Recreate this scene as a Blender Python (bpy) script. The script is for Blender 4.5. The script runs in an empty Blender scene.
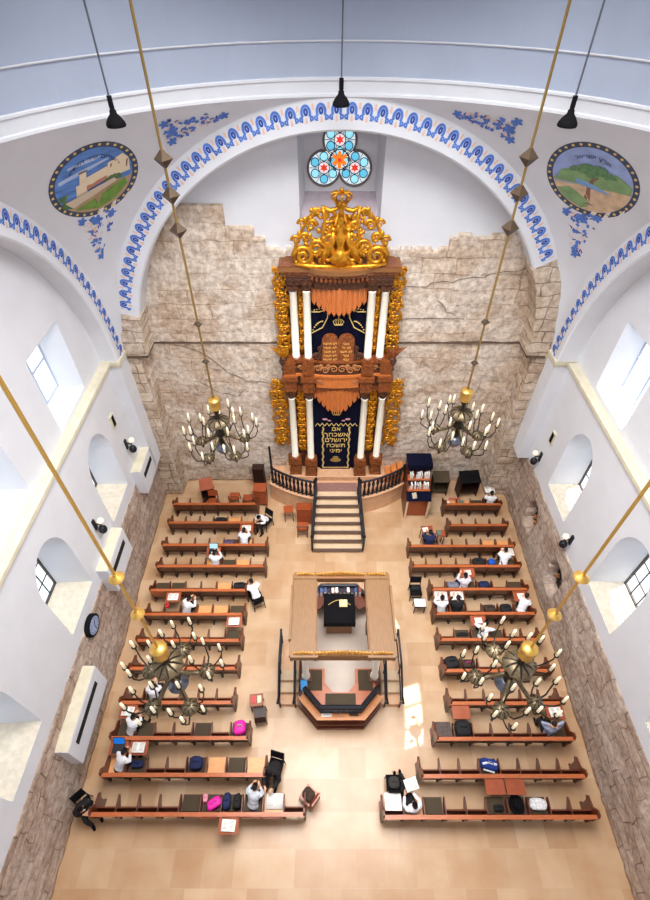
import bpy, bmesh, math, random
from mathutils import Vector, Matrix, noise
PI = math.pi
S = bpy.context.scene
C = S.collection
random.seed(7)

# ---------------------------------------------------------------- camera, sky, sun, exposure
cam_data = bpy.data.cameras.new('camera')
cam_data.sensor_fit = 'VERTICAL'; cam_data.sensor_height = 43.43; cam_data.lens = 24.0
cam_data.clip_start = 0.05; cam_data.clip_end = 300
cam = bpy.data.objects.new('camera', cam_data); C.objects.link(cam)
cam.location = (0, 0, 17); cam.rotation_euler = (math.radians(90 - 45.9), 0, 0)
S.camera = cam

W = bpy.data.worlds.new('daylight'); S.world = W; W.use_nodes = True
bgn = W.node_tree.nodes['Background']
bgn.inputs[0].default_value = (0.80, 0.90, 1.0, 1); bgn.inputs[1].default_value = 2.3

sun_d = bpy.data.lights.new('sun', 'SUN'); sun_d.energy = 14; sun_d.angle = math.radians(0.4); sun_d.color = (1, 0.97, 0.92)
sun = bpy.data.objects.new('sun', sun_d); C.objects.link(sun)
sdir = Vector((4.6, 1.5, 18.0)).normalized()           # towards the sun
sun.rotation_euler = sdir.to_track_quat('Z', 'Y').to_euler(); sun.location = (20, 8, 60)

def area(name, loc, target, sx, sy, energy, color, spread=180):
    d = bpy.data.lights.new(name, 'AREA'); d.shape = 'RECTANGLE'; d.size = sx; d.size_y = sy; d.energy = energy; d.color = color; d.spread = math.radians(spread)
    o = bpy.data.objects.new(name, d); C.objects.link(o); o.location = loc
    o.rotation_euler = (Vector(loc) - Vector(target)).to_track_quat('Z', 'Y').to_euler()
    return o
area('dome_fill', (0.4, 7.0, 18.2), (0.4, 7.6, 0), 8, 8, 2050, (1.0, 0.98, 0.96), 112)  # added unseen fill, standing in for daylight from the dome windows
area('camera_side_fill', (0.4, 0.9, 17.9), (0.4, 14, 4), 5, 1.5, 200, (1.0, 0.97, 0.95))  # added unseen fill from the camera side, not a fitting of the hall
S.view_settings.view_transform = 'Standard'; S.view_settings.look = 'None'
S.view_settings.gamma = 1.0; S.view_settings.use_curve_mapping = False
S.view_settings.exposure = -0.08

# ---------------------------------------------------------------- materials
def srgb(r, g, b):
    f = lambda c: (c/255)/12.92 if c/255 <= 0.04045 else ((c/255+0.055)/1.055)**2.4
    return (f(r), f(g), f(b), 1)
MATS = {}
def mat(name, rgb, rough=0.6, metal=0.0, var=0.0, scale=6.0, stretch=(1, 1, 1), bump=0.0, spec=0.5, emit=None, estr=0.0, alpha=None, coat=0.0):
    """plain procedural surface: a base colour with noise variation and a little bump"""
    if name in MATS: return MATS[name]
    m = bpy.data.materials.new(name); m.use_nodes = True; nt = m.node_tree
    p = nt.nodes['Principled BSDF']; c = srgb(*rgb)
    p.inputs['Base Color'].default_value = c; p.inputs['Roughness'].default_value = rough
    p.inputs['Metallic'].default_value = metal; p.inputs['Specular IOR Level'].default_value = spec
    p.inputs['Coat Weight'].default_value = coat
    if var or bump:
        tc = nt.nodes.new('ShaderNodeTexCoord'); mp = nt.nodes.new('ShaderNodeMapping')
        mp.inputs['Scale'].default_value = stretch
        nz = nt.nodes.new('ShaderNodeTexNoise'); nz.inputs['Scale'].default_value = scale; nz.inputs['Detail'].default_value = 6
        nt.links.new(tc.outputs['Object'], mp.inputs[0]); nt.links.new(mp.outputs[0], nz.inputs['Vector'])
    if var:
        r = nt.nodes.new('ShaderNodeValToRGB')
        r.color_ramp.elements[0].position = 0.3; r.color_ramp.elements[1].position = 0.7
        r.color_ramp.elements[0].color = tuple(max(0, x*(1-var)) for x in c[:3]) + (1,)
        r.color_ramp.elements[1].color = tuple(min(1, x*(1+var)) for x in c[:3]) + (1,)
        nt.links.new(nz.outputs['Fac'], r.inputs[0]); nt.links.new(r.outputs[0], p.inputs['Base Color'])
    if bump:
        b = nt.nodes.new('ShaderNodeBump'); b.inputs['Strength'].default_value = bump; b.inputs['Distance'].default_value = 0.02
        nt.links.new(nz.outputs['Fac'], b.inputs['Height']); nt.links.new(b.outputs[0], p.inputs['Normal'])
    if emit:
        p.inputs['Emission Color'].default_value = srgb(*emit); p.inputs['Emission Strength'].default_value = estr
    MATS[name] = m; return m

def stone_mat(name, axis, cols, course=0.5, width=0.95, rough=0.9, joint=0.5, patch=0.5):
    """irregular coursed limestone; axis = which object axis runs along the wall"""
    m = bpy.data.materials.new(name); m.use_nodes = True; nt = m.node_tree; N = nt.nodes.new; L = nt.links.new
    p = nt.nodes['Principled BSDF']; p.inputs['Roughness'].default_value = rough; p.inputs['Specular IOR Level'].default_value = 0.2
    tc = N('ShaderNodeTexCoord'); sp = N('ShaderNodeSeparateXYZ'); L(tc.outputs['Object'], sp.inputs[0])
    cb = N('ShaderNodeCombineXYZ'); L(sp.outputs[axis], cb.inputs[0]); L(sp.outputs[2], cb.inputs[1])
    n1 = N('ShaderNodeTexNoise'); n1.inputs['Scale'].default_value = 1.3; n1.inputs['Detail'].default_value = 5
    L(tc.outputs['Object'], n1.inputs['Vector'])
    mx = N('ShaderNodeVectorMath'); mx.operation = 'MULTIPLY_ADD'; L(n1.outputs['Color'], mx.inputs[0])
    mx.inputs[1].default_value = (0.35, 0.28, 0.0); L(cb.outputs[0], mx.inputs[2])
    br = N('ShaderNodeTexBrick'); L(mx.outputs[0], br.inputs['Vector'])
    br.inputs['Scale'].default_value = 1.0; br.inputs['Brick Width'].default_value = width; br.inputs['Row Height'].default_value = course
    br.inputs['Mortar Size'].default_value = 0.022; br.inputs['Mortar Smooth'].default_value = 0.6; br.inputs['Bias'].default_value = 0.0
    br.inputs['Color1'].default_value = srgb(*cols[0]); br.inputs['Color2'].default_value = srgb(*cols[1])
    br.inputs['Mortar'].default_value = srgb(*cols[2]); br.squash = 1.3; br.squash_frequency = 3; br.offset = 0.37
    n2 = N('ShaderNodeTexNoise'); n2.inputs['Scale'].default_value = 0.55; n2.inputs['Detail'].default_value = 8; n2.inputs['Roughness'].default_value = 0.65
    L(tc.outputs['Object'], n2.inputs['Vector'])
    r2 = N('ShaderNodeValToRGB'); r2.color_ramp.elements[0].position = 0.44; r2.color_ramp.elements[1].position = 0.54
    L(n2.outputs['Fac'], r2.inputs[0])
    mu = N('ShaderNodeMath'); mu.operation = 'MULTIPLY'; mu.inputs[1].default_value = patch; L(r2.outputs[0], mu.inputs[0])
    m1 = N('ShaderNodeMix'); m1.data_type = 'RGBA'; L(mu.outputs[0], m1.inputs[0]); L(br.outputs['Color'], m1.inputs[6]); m1.inputs[7].default_value = srgb(*cols[3])
    n3 = N('ShaderNodeTexNoise'); n3.inputs['Scale'].default_value = 5.5; n3.inputs['Detail'].default_value = 9; n3.inputs['Roughness'].default_value = 0.72
    L(tc.outputs['Object'], n3.inputs['Vector'])
    r3 = N('ShaderNodeValToRGB'); r3.color_ramp.elements[0].position = 0.30; r3.color_ramp.elements[1].position = 0.62
    r3.color_ramp.elements[0].color = srgb(*cols[4]); r3.color_ramp.elements[1].color = (1, 1, 1, 1); L(n3.outputs['Fac'], r3.inputs[0])
    m2 = N('ShaderNodeMix'); m2.data_type = 'RGBA'; m2.blend_type = 'MULTIPLY'; m2.inputs[0].default_value = 0.75
    L(m1.outputs[2], m2.inputs[6]); L(r3.outputs[0], m2.inputs[7]); L(m2.outputs[2], p.inputs['Base Color'])
    bp = N('ShaderNodeBump'); bp.inputs['Strength'].default_value = 0.7; bp.inputs['Distance'].default_value = 0.05
    ad = N('ShaderNodeMath'); ad.operation = 'MULTIPLY_ADD'; ad.inputs[1].default_value = -joint; L(br.outputs['Fac'], ad.inputs[0]); L(n3.outputs['Fac'], ad.inputs[2])
    L(ad.outputs[0], bp.inputs['Height']); L(bp.outputs[0], p.inputs['Normal'])
    return m

def floor_mat():
    m = bpy.data.materials.new('floor_tiles'); m.use_nodes = True; nt = m.node_tree; N = nt.nodes.new; L = nt.links.new
    p = nt.nodes['Principled BSDF']; p.inputs['Roughness'].default_value = 0.28; p.inputs['Specular IOR Level'].default_value = 0.35
    tc = N('ShaderNodeTexCoord')
    br = N('ShaderNodeTexBrick'); L(tc.outputs['Object'], br.inputs['Vector']); br.inputs['Scale'].default_value = 1.0
    br.inputs['Brick Width'].default_value = 0.8; br.inputs['Row Height'].default_value = 0.8; br.inputs['Mortar Size'].default_value = 0.006
    br.inputs['Color1'].default_value = srgb(190, 156, 122); br.inputs['Color2'].default_value = srgb(207, 178, 147); br.inputs['Mortar'].default_value = srgb(196, 170, 144)
    n = N('ShaderNodeTexNoise'); n.inputs['Scale'].default_value = 1.1; n.inputs['Detail'].default_value = 7; L(tc.outputs['Object'], n.inputs['Vector'])
    r = N('ShaderNodeValToRGB'); r.color_ramp.elements[0].position = 0.3; r.color_ramp.elements[1].position = 0.7
    r.color_ramp.elements[0].color = srgb(236, 222, 205); r.color_ramp.elements[1].color = (1, 1, 1, 1); L(n.outputs['Fac'], r.inputs[0])
    mx = N('ShaderNodeMix'); mx.data_type = 'RGBA'; mx.blend_type = 'MULTIPLY'; mx.inputs[0].default_value = 1
    L(br.outputs['Color'], mx.inputs[6]); L(r.outputs[0], mx.inputs[7]); L(mx.outputs[2], p.inputs['Base Color'])
    return m

M_plaster = mat('white_plaster', (216, 218, 224), 0.85, var=0.03, scale=1.5, bump=0.05)
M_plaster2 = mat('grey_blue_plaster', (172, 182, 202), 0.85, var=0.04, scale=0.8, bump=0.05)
M_sill = mat('sill_stone', (206, 196, 178), 0.8, var=0.12, scale=7, bump=0.3)
M_ledge = mat('ledge_stone', (212, 205, 182), 0.8, var=0.08, scale=4, bump=0.1)
M_floor = floor_mat()
M_back = stone_mat('back_wall_stone', 0, [(228, 210, 190), (210, 188, 166), (190, 166, 142), (236, 224, 210), (132, 106, 86)], 0.52, 1.05, patch=0.85, joint=0.25)
M_side = stone_mat('side_wall_stone', 1, [(206, 186, 170), (186, 164, 148), (150, 130, 116), (220, 206, 194), (150, 122, 104)], 0.42, 0.85, patch=0.5)
M_pier = stone_mat('pier_stone', 0, [(218, 202, 182), (200, 180, 158), (142, 120, 100), (232, 222, 210), (160, 134, 112)], 0.42, 0.6, patch=0.3)
M_pier_s = stone_mat('pier_side_stone', 1, [(218, 202, 182), (200, 178, 156), (142, 120, 100), (236, 228, 218), (160, 134, 112)], 0.42, 0.6, patch=0.5)
M_crack = mat('dark_joint', (92, 74, 60), 0.95, var=0.2, scale=8, bump=0.5)
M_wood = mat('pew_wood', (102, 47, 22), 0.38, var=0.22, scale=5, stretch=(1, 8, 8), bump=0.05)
M_wood_l = mat('pew_edge_wood', (178, 94, 48), 0.35, var=0.15, scale=5, stretch=(1, 8, 8))
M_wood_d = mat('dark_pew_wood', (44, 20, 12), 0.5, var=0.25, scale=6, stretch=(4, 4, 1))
M_wood_seat = mat('light_seat_wood', (226, 158, 98), 0.4, var=0.12, scale=6, stretch=(1, 6, 1))
M_oliv = mat('olive_upholstery', (66, 52, 30), 0.75, var=0.1, scale=30)
M_oak = mat('canopy_oak', (126, 90, 52), 0.5, var=0.15, scale=4, stretch=(8, 1, 8), bump=0.1)
M_oak_x = mat('oak_long_grain', (130, 86, 46), 0.5, var=0.15, scale=4, stretch=(1, 8, 8), bump=0.1)
M_walnut = mat('ark_walnut', (124, 66, 30), 0.38, var=0.55, scale=12, stretch=(1, 1, 1), bump=0.6)
M_walnut_d = mat('carved_dark_walnut', (74, 40, 22), 0.45, var=0.55, scale=16, bump=1.0)
M_amber = mat('amber_wood', (196, 112, 56), 0.35, var=0.2, scale=5, stretch=(8, 8, 1))
M_gold = mat('gilding', (206, 142, 36), 0.34, 0.75, var=0.35, scale=10, bump=0.5)
M_gold_f = mat('gold_thread', (226, 196, 120), 0.5, 0.2)
M_cream = mat('cream_column', (246, 242, 226), 0.35)
M_navy = mat('navy_velvet', (14, 16, 38), 0.95, var=0.3, scale=12, spec=0.1)
M_black = mat('black_cloth', (16, 15, 18), 0.9, spec=0.15)
M_iron = mat('blue_black_iron', (26, 28, 38), 0.45, 0.3)
M_pewter = mat('aged_pewter', (112, 98, 74), 0.42, 0.6, var=0.3, scale=18, bump=0.2)
M_pewter_d = mat('dark_pewter', (52, 44, 36), 0.45, 0.6, var=0.3, scale=14)
M_brass = mat('polished_brass', (206, 164, 84), 0.34, 0.7)
M_rod = mat('chain_brass', (150, 122, 70), 0.4, 0.7)
M_candle = mat('ivory_candle', (252, 244, 216), 0.5, emit=(255, 236, 190), estr=0.35)
M_steps = mat('step_stone', (206, 180, 148), 0.6, var=0.06, scale=4, bump=0.05)
M_tread = mat('dark_nosing', (86, 62, 50), 0.6)
M_plat = mat('platform_facing', (216, 172, 134), 0.6, var=0.12, scale=3, bump=0.08)
M_paper = mat('paper', (246, 244, 238), 0.9)
M_print = mat('printed_text', (158, 152, 142), 0.9)
M_white = mat('white_shirt_cloth', (236, 236, 240), 0.9, var=0.05, scale=14, bump=0.2)
M_skin = mat('skin', (214, 160, 128), 0.6, var=0.06, scale=10)
M_hair = mat('dark_hair', (22, 17, 15), 0.8, var=0.3, scale=40, bump=0.4)
M_blue = mat('painted_blue', (84, 122, 200), 0.85, var=0.2, scale=6)
M_blue2 = mat('painted_deep_blue', (44, 78, 160), 0.85, var=0.2, scale=8)
M_peach = mat('painted_peach', (226, 188, 168), 0.85)
M_glass = mat('window_glass', (235, 242, 250), 0.05)

# ---------------------------------------------------------------- mesh building
class MB:
    def __init__(s): s.v = []; s.f = []; s.m = []; s.mi = 0; s.X = None
    def add(s, vs, fs):
        b = len(s.v)
        for v in vs:
            v = Vector(v); s.v.append(tuple(s.X @ v) if s.X else tuple(v))
        for f in fs: s.f.append(tuple(b+i for i in f)); s.m.append(s.mi)
    def box(s, x0, x1, y0, y1, z0, z1):
        s.add([(x0,y0,z0),(x1,y0,z0),(x1,y1,z0),(x0,y1,z0),(x0,y0,z1),(x1,y0,z1),(x1,y1,z1),(x0,y1,z1)],
              [(3,2,1,0),(4,5,6,7),(0,1,5,4),(1,2,6,5),(2,3,7,6),(3,0,4,7)])
    def hexa(s, b, t):
        s.add(list(b)+list(t), [(3,2,1,0),(4,5,6,7),(0,1,5,4),(1,2,6,5),(2,3,7,6),(3,0,4,7)])
    def prism(s, poly, fn, d):
        """poly: 2-D outline; fn(u,v,w) -> point; w from 0 to d"""
        n = len(poly); vs = [fn(u, v, 0) for u, v in poly] + [fn(u, v, d) for u, v in poly]
        fs = [tuple(range(n))[::-1], tuple(range(n, 2*n))] + [(i, (i+1) % n, n+(i+1) % n, n+i) for i in range(n)]
        s.add(vs, fs)
    def tube(s, pts, r, n=8, caps=True, flat=1.0):
        pts = [Vector(p) for p in pts]; k = len(pts)
        rs = r if isinstance(r, (list, tuple)) else [r]*k
        vs = []; up0 = None
        for i, p in enumerate(pts):
            t = (pts[min(i+1, k-1)] - pts[max(i-1, 0)]).normalized()
            if up0 is None: up0 = Vector((0,0,1)) if abs(t.z) < 0.9 else Vector((1,0,0))
            a = t.cross(up0)
            if a.length < 1e-4: a = t.cross(Vector((0,1,0)))
            a.normalize(); b = a.cross(t).normalized(); up0 = b
            for j in range(n):
                q = 2*PI*j/n
                vs.append(p + a*math.cos(q)*rs[i] + b*math.sin(q)*rs[i]*flat)
        fs = [(i*n+j, i*n+(j+1) % n, (i+1)*n+(j+1) % n, (i+1)*n+j) for i in range(k-1) for j in range(n)]
        if caps: fs += [tuple(range(n))[::-1], tuple(range((k-1)*n, k*n))]
        s.add(vs, fs)
    def lathe(s, prof, c=(0,0,0), n=16, flute=0.0, nf=8, sx=1, sy=1):
        c = Vector(c); vs = []; k = len(prof)
        for r, z in prof:
            for j in range(n):
                q = 2*PI*j/n; rr = r*(1+flute*math.cos(nf*q))
                vs.append((c.x+rr*sx*math.cos(q), c.y+rr*sy*math.sin(q), c.z+z))
        fs = [(i*n+j, i*n+(j+1) % n, (i+1)*n+(j+1) % n, (i+1)*n+j) for i in range(k-1) for j in range(n)]
        fs += [tuple(range(n))[::-1], tuple(range((k-1)*n, k*n))]
        s.add(vs, fs)
    def ball(s, c, rx, ry=None, rz=None, n=12, k=8, rot=None):
        ry = ry or rx; rz = rz or rx; c = Vector(c); vs = []; fs = []
        for i in range(1, k):
            t = PI*i/k
            for j in range(n):
                q = 2*PI*j/n
                v = Vector((rx*math.sin(t)*math.cos(q), ry*math.sin(t)*math.sin(q), rz*math.cos(t)))
                if rot: v = rot @ v
                vs.append(c+v)
        a = Vector((0,0,rz)); b = Vector((0,0,-rz))
        if rot: a = rot @ a; b = rot @ b
        vs += [c+a, c+b]; T = len(vs)-2
        fs = [(i*n+j, (i+1)*n+j, (i+1)*n+(j+1) % n, i*n+(j+1) % n) for i in range(k-2) for j in range(n)]
        fs += [(T, j, (j+1) % n) for j in range(n)] + [(T+1, (k-2)*n+(j+1) % n, (k-2)*n+j) for j in range(n)]
        s.add(vs, fs)
    def mesh(s, name, mats, smooth=False):
        me = bpy.data.meshes.new(name); me.from_pydata(s.v, [], s.f)
        for m in (mats if isinstance(mats, (list, tuple)) else [mats]): me.materials.append(m)
        if any(s.m): me.polygons.foreach_set('material_index', s.m)
        if smooth: me.polygons.foreach_set('use_smooth', [True]*len(me.polygons))
        me.update(); bm = bmesh.new(); bm.from_mesh(me); bmesh.ops.recalc_face_normals(bm, faces=bm.faces); bm.to_mesh(me); bm.free()
        return me
    def build(s, name, mats, parent=None, smooth=False):
        return link(name, s.mesh(name, mats, smooth), parent)

def link(name, me, parent=None):
    o = bpy.data.objects.new(name, me); C.objects.link(o)
    if parent: o.parent = parent
    return o
def tag(o, label, cat, group=None):
    o['label'] = label; o['category'] = cat
    if group: o['group'] = group
    return o
def thing(name, label, cat, loc=(0,0,0), rz=0, group=None):
    o = bpy.data.objects.new(name, None); C.objects.link(o); o.empty_display_size = 0.1
    o.location = loc; o.rotation_euler = (0, 0, rz); return tag(o, label, cat, group)
def struct(o): o['kind'] = 'structure'; return o
def copy_tree(o, parent=None, label=None, group=None, loc=None, rz=None):
    c = o.copy(); C.objects.link(c); c.parent = parent
    if label: c['label'] = label
    if group: c['group'] = group
    if loc is not None: c.location = loc
    if rz is not None: c.rotation_euler = (0, 0, rz)
    for ch in o.children:
        copy_tree(ch, c)
    return c
KIDS = {}
def evaluated(o, name):
    dg = bpy.context.evaluated_depsgraph_get(); dg.update()
    me = bpy.data.meshes.new_from_object(o.evaluated_get(dg)); me.name = name
    return me
def fuse(mb, name, voxel, mat_, parent=None, smooth_it=3):
    """one continuous skin over overlapping volumes"""
    me = mb.mesh(name, mat_); o = bpy.data.objects.new('tmp', me); C.objects.link(o)
    r = o.modifiers.new('r', 'REMESH'); r.mode = 'VOXEL'; r.voxel_size = voxel
    s_ = o.modifiers.new('s', 'SMOOTH'); s_.factor = 0.5; s_.iterations = smooth_it
    m2 = evaluated(o, name); bpy.data.objects.remove(o); m2.polygons.foreach_set('use_smooth', [True]*len(m2.polygons))
    m2.materials.clear(); m2.materials.append(mat_)
    return link(name, m2, parent)
def text_mesh(body, size, name='lettering', mat_=None, depth=0.004):
    """lettering standing upright: x to the right, z up, centred, facing -y"""
    c = bpy.data.curves.new('t', 'FONT'); c.body = body; c.size = size; c.align_x = 'CENTER'; c.extrude = depth; c.space_line = 0.95; c.offset = size*0.003
    o = bpy.data.objects.new('t', c); C.objects.link(o); me = evaluated(o, name); bpy.data.objects.remove(o)
    me.transform(Matrix.Rotation(PI/2, 4, 'X')); me.materials.clear(); me.materials.append(mat_)
    return me
# ================================================================ THE SETTING
XC, YC, AA, Z0, RIN = 0.4, 6.75, 7.0, 7.45, 6.3       # centre of the domed square, half side, springing, inner arch radius
RS = AA*math.sqrt(2)
YB, YF = 14.65, 13.75                                   # back wall, face of the back arch
XL, XR = -6.95, 7.85                                    # side walls
PL, PR = XC-AA, XC+AA                                   # faces of the side arches
ZT = 3.05                                               # top of the bare stone on the side walls

m = MB(); m.box(-8.2, 9.2, -1.2, 15.9, -0.2, 0.0); struct(m.build('floor', M_floor))

def fr(u, v, w, s=1.0, seed=0.0):
    return noise.fractal(Vector((u*s+seed, v*s-seed, w)), 0.9, 2.0, 4)
def stone_panel(name, fn, u0, u1, v0, v1, cell, mask, amp, skirt, mt, parent=None, seed=0.0):
    """rough stone face: fn(u,v,w) with w>0 going into the wall"""
    nu = max(1, int((u1-u0)/cell)); nv = max(1, int((v1-v0)/cell)); m = MB(); idx = {}
    def vid(i, j):
        if (i, j) not in idx:
            u = u0+(u1-u0)*i/nu; v = v0+(v1-v0)*j/nv
            ju = 0.35*cell*noise.noise(Vector((u*5, v*5, seed))) if 0 < i < nu else 0
            jv = 0.35*cell*noise.noise(Vector((u*5, v*5, seed+9))) if 0 < j < nv else 0
            row = math.floor(v/0.45); colm = math.floor(u/0.8+row*0.37)
            step = noise.noise(Vector((colm*3.7+seed, row*2.9, 1.5)))*0.35
            w = -amp*(0.5+0.9*fr(u, v, seed, 1.3)+0.5*fr(u, v, seed+3, 5)+step)
            idx[(i, j)] = len(m.v); m.v.append(tuple(fn(u+ju, v+jv, w)))
        return idx[(i, j)]
    cells = {(i, j) for i in range(nu) for j in range(nv) if mask(u0+(u1-u0)*(i+0.5)/nu, v0+(v1-v0)*(j+0.5)/nv)}
    for i, j in cells: m.f.append((vid(i,j), vid(i+1,j), vid(i+1,j+1), vid(i,j+1))); m.m.append(0)
    back = {}
    def bid(i, j):
        if (i, j) not in back:
            u = u0+(u1-u0)*i/nu; v = v0+(v1-v0)*j/nv
            back[(i, j)] = len(m.v); m.v.append(tuple(fn(u, v, skirt)))
        return back[(i, j)]
    for i, j in cells:
        for (di, dj, a, b) in ((-1,0,(0,1),(0,0)), (1,0,(1,0),(1,1)), (0,-1,(0,0),(1,0)), (0,1,(1,1),(0,1))):
            if (i+di, j+dj) not in cells:
                p, q = (i+a[0], j+a[1]), (i+b[0], j+b[1])
                m.f.append((vid(*p), vid(*q), bid(*q), bid(*p))); m.m.append(0)
    me = m.mesh(name, mt, True); return link(name, me, parent)

# ---- back wall: white plaster with the window niche, bare stone below it
NX0, NX1, NZ0, NZT = -0.72, 1.58, 11.18, 14.15
wb = MB()
wb.box(-7.4, NX0, YB, YB+0.3, 0, 15.2); wb.box(NX1, 8.6, YB, YB+0.3, 0, 15.2)
wb.box(NX0, NX1, YB, YB+0.3, 0, NZ0); wb.box(NX0, NX1, YB, YB+0.3, NZT, 15.2)
bx0, bx1, bz0 = -0.59, 1.47, 11.81
wall_back = struct(wb.build('wall_back', M_plaster))
ni = MB()
for a, b, o in ((NX0, bx0, -0.12), (NX1, bx1, 0.12)):
    ni.hexa([(a,YB+.01,NZ0),(b,15.6,bz0),(b+o,15.6,bz0),(a+o,YB+.01,NZ0)], [(a,YB+.01,NZT),(b,15.6,NZT),(b+o,15.6,NZT),(a+o,YB+.01,NZT)])
ni.hexa([(NX0,YB,NZT),(NX1,YB,NZT),(bx1,15.6,NZT),(bx0,15.6,NZT)], [(NX0,YB,NZT+.1),(NX1,YB,NZT+.1),(bx1,15.6,NZT+.1),(bx0,15.6,NZT+.1)])
struct(ni.build('niche_reveal', M_plaster, wall_back))
sl = MB(); sl.hexa([(NX0,YB-.02,NZ0-.1),(NX1,YB-.02,NZ0-.1),(bx1,15.6,bz0-.1),(bx0,15.6,bz0-.1)], [(NX0,YB-.02,NZ0),(NX1,YB-.02,NZ0),(bx1,15.6,bz0),(bx0,15.6,bz0)])
struct(sl.build('niche_sill', mat('lavender_grey_plaster', (178, 166, 176), .85, var=.1, scale=4), wall_back))

TX, TZ = 0.41, 12.63
LOBES = ((0.41, 13.12, 0.45), (-0.03, 12.42, 0.455), (0.85, 12.42, 0.455), (0.41, 12.63, 0.32))
def trefoil_r(t, grow=0.0):
    best = 0.05; d = Vector((math.cos(t), math.sin(t)))
    for cx, cz, r in LOBES:
        r += grow; o = Vector((TX-cx, TZ-cz)); b = o.dot(d); c = o.length_squared-r*r; D = b*b-c
        if D >= 0: best = max(best, -b+math.sqrt(D))
    return best
NT = 120
def ring_panel(m, hole, cx, cz, x0, x1, z0, z1, fn, d, n):
    """rectangle with a star-shaped hole, thickness d"""
    vs = []; 
    for w in (0, d):
        for i in range(n):
            t = 2*PI*i/n; r = hole(t); vs.append(fn(cx+r*math.cos(t), cz+r*math.sin(t), w))
        for i in range(n):
            t = 2*PI*i/n; c, s_ = math.cos(t), math.sin(t); k = 1e9
            if c > 1e-9: k = min(k, (x1-cx)/c)
            if c < -1e-9: k = min(k, (x0-cx)/c)
            if s_ > 1e-9: k = min(k, (z1-cz)/s_)
            if s_ < -1e-9: k = min(k, (z0-cz)/s_)
            vs.append(fn(cx+k*c, cz+k*s_, w))
    fs = []
    for i in range(n):
        j = (i+1) % n
        fs += [(i, j, n+j, n+i), (2*n+i, 3*n+i, 3*n+j, 2*n+j), (i, 2*n+i, 2*n+j, j)]
    m.add(vs, fs)
    # true corners
    for X, Z in ((x0,z0),(x1,z0),(x1,z1),(x0,z1)):
        t = math.atan2(Z-cz, X-cx) % (2*PI); i = int(t/(2*PI)*n)
        def e(q):
            c, s_ = math.cos(q), math.sin(q); k = 1e9
            if c > 1e-9: k = min(k, (x1-cx)/c)
            if c < -1e-9: k = min(k, (x0-cx)/c)
            if s_ > 1e-9: k = min(k, (z1-cz)/s_)
            if s_ < -1e-9: k = min(k, (z0-cz)/s_)
            return (cx+k*c, cz+k*s_)
        a, b = e(2*PI*i/n), e(2*PI*(i+1)/n)
        m.add([fn(*a, 0), fn(X, Z, 0), fn(*b, 0)], [(0, 1, 2)])
tp = MB(); fB = lambda x, z, w: (x, 15.6+w, z)
ring_panel(tp, lambda t: trefoil_r(t), TX, TZ, bx0-.1, bx1+.1, bz0-.1, NZT+.1, fB, 0.12, NT)
struct(tp.build('niche_back', M_plaster, wall_back))

def glow(name, rgb, k=1.0):
    return mat(name, rgb, 0.3, emit=rgb, estr=k)
win = struct(thing('window_1', 'x', 'x', (0, 0, 0))); del win['label'], win['category']
def disc(m, cx, cz, r, y, n=18, r2=None, pts=0):
    p = []
    for i in range(n if not pts else pts*2):
        N_ = n if not pts else pts*2
        rr = r if (not pts or i % 2 == 0) else r2
        t = 2*PI*i/N_+PI/2; p.append((cx+rr*math.cos(t), cz+rr*math.sin(t)))
    m.prism(p, lambda u, v, w: (u, y-w, v), 0.012)
pane = MB(); pane.prism([(TX+trefoil_r(2*PI*i/NT, .02)*math.cos(2*PI*i/NT), TZ+trefoil_r(2*PI*i/NT, .02)*math.sin(2*PI*i/NT)) for i in range(NT)], lambda u, v, w: (u, 15.66-w, v), 0.01)
pane.build('clear_glass', glow('clear_window_glass', (232, 246, 250), 0.75), win)
blu = MB(); cyan = MB(); lead = MB(); red = MB(); orn = MB(); glw = MB()
def ringtube(m, cx, cz, r, y, rad, n=20):
    m.tube([(cx+r*math.cos(2*PI*i/n), y, cz+r*math.sin(2*PI*i/n)) for i in range(n+1)], rad, 5)
for q, (cx, cz, R) in enumerate(LOBES[:3]):
    disc(red, cx, cz, 0.135, 15.635, r2=0.065, pts=6)
    for k in range(6):
        t = PI/6+k*PI/3; x, z = cx+0.29*math.cos(t), cz+0.29*math.sin(t)
        disc(blu if (k+q) % 2 else cyan, x, z, 0.105, 15.635); ringtube(lead, x, z, 0.115, 15.62, 0.014, 14)
        t2 = k*PI/3; lead.tube([(cx+0.14*math.cos(t2), 15.62, cz+0.14*math.sin(t2)), (cx+0.43*math.cos(t2), 15.62, cz+0.43*math.sin(t2))], 0.01, 5)
    ringtube(lead, cx, cz, 0.155, 15.62, 0.012); ringtube(lead, cx, cz, R-.01, 15.62, 0.012, 30)
for k in range(6):
    t = PI/2+k*PI/3; x, z = TX+0.13*math.cos(t), TZ+0.13*math.sin(t)
    rr = Matrix.Rotation(0, 3, 'Y'); pp = []
    for i in range(14):
        a = 2*PI*i/14; u, v = 0.1*math.cos(a), 0.055*math.sin(a); pp.append((x+u*math.cos(t)-v*math.sin(t), z+u*math.sin(t)+v*math.cos(t)))
    orn.prism(pp, lambda u, v, w: (u, 15.615-w, v), 0.01)
    ringtube(lead, TX+0.27*math.cos(t+PI/6), TZ+0.27*math.sin(t+PI/6), 0.04, 15.61, 0.01, 10)
disc(red, TX, TZ, 0.05, 15.60)
ringtube(lead, TX, TZ, 0.26, 15.61, 0.014, 26)
blu.build('blue_glass', glow('blue_window_glass', (96, 196, 232), 0.8), win); cyan.build('pale_blue_glass', glow('cyan_window_glass', (150, 224, 246), 0.9), win)
red.build('red_glass', glow('red_window_glass', (222, 52, 30), 0.8), win); orn.build('orange_glass', glow('orange_window_glass', (250, 124, 28), 0.9), win)
lead.build('leading', mat('lead_strip', (22, 30, 46), 0.6), win)
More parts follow.
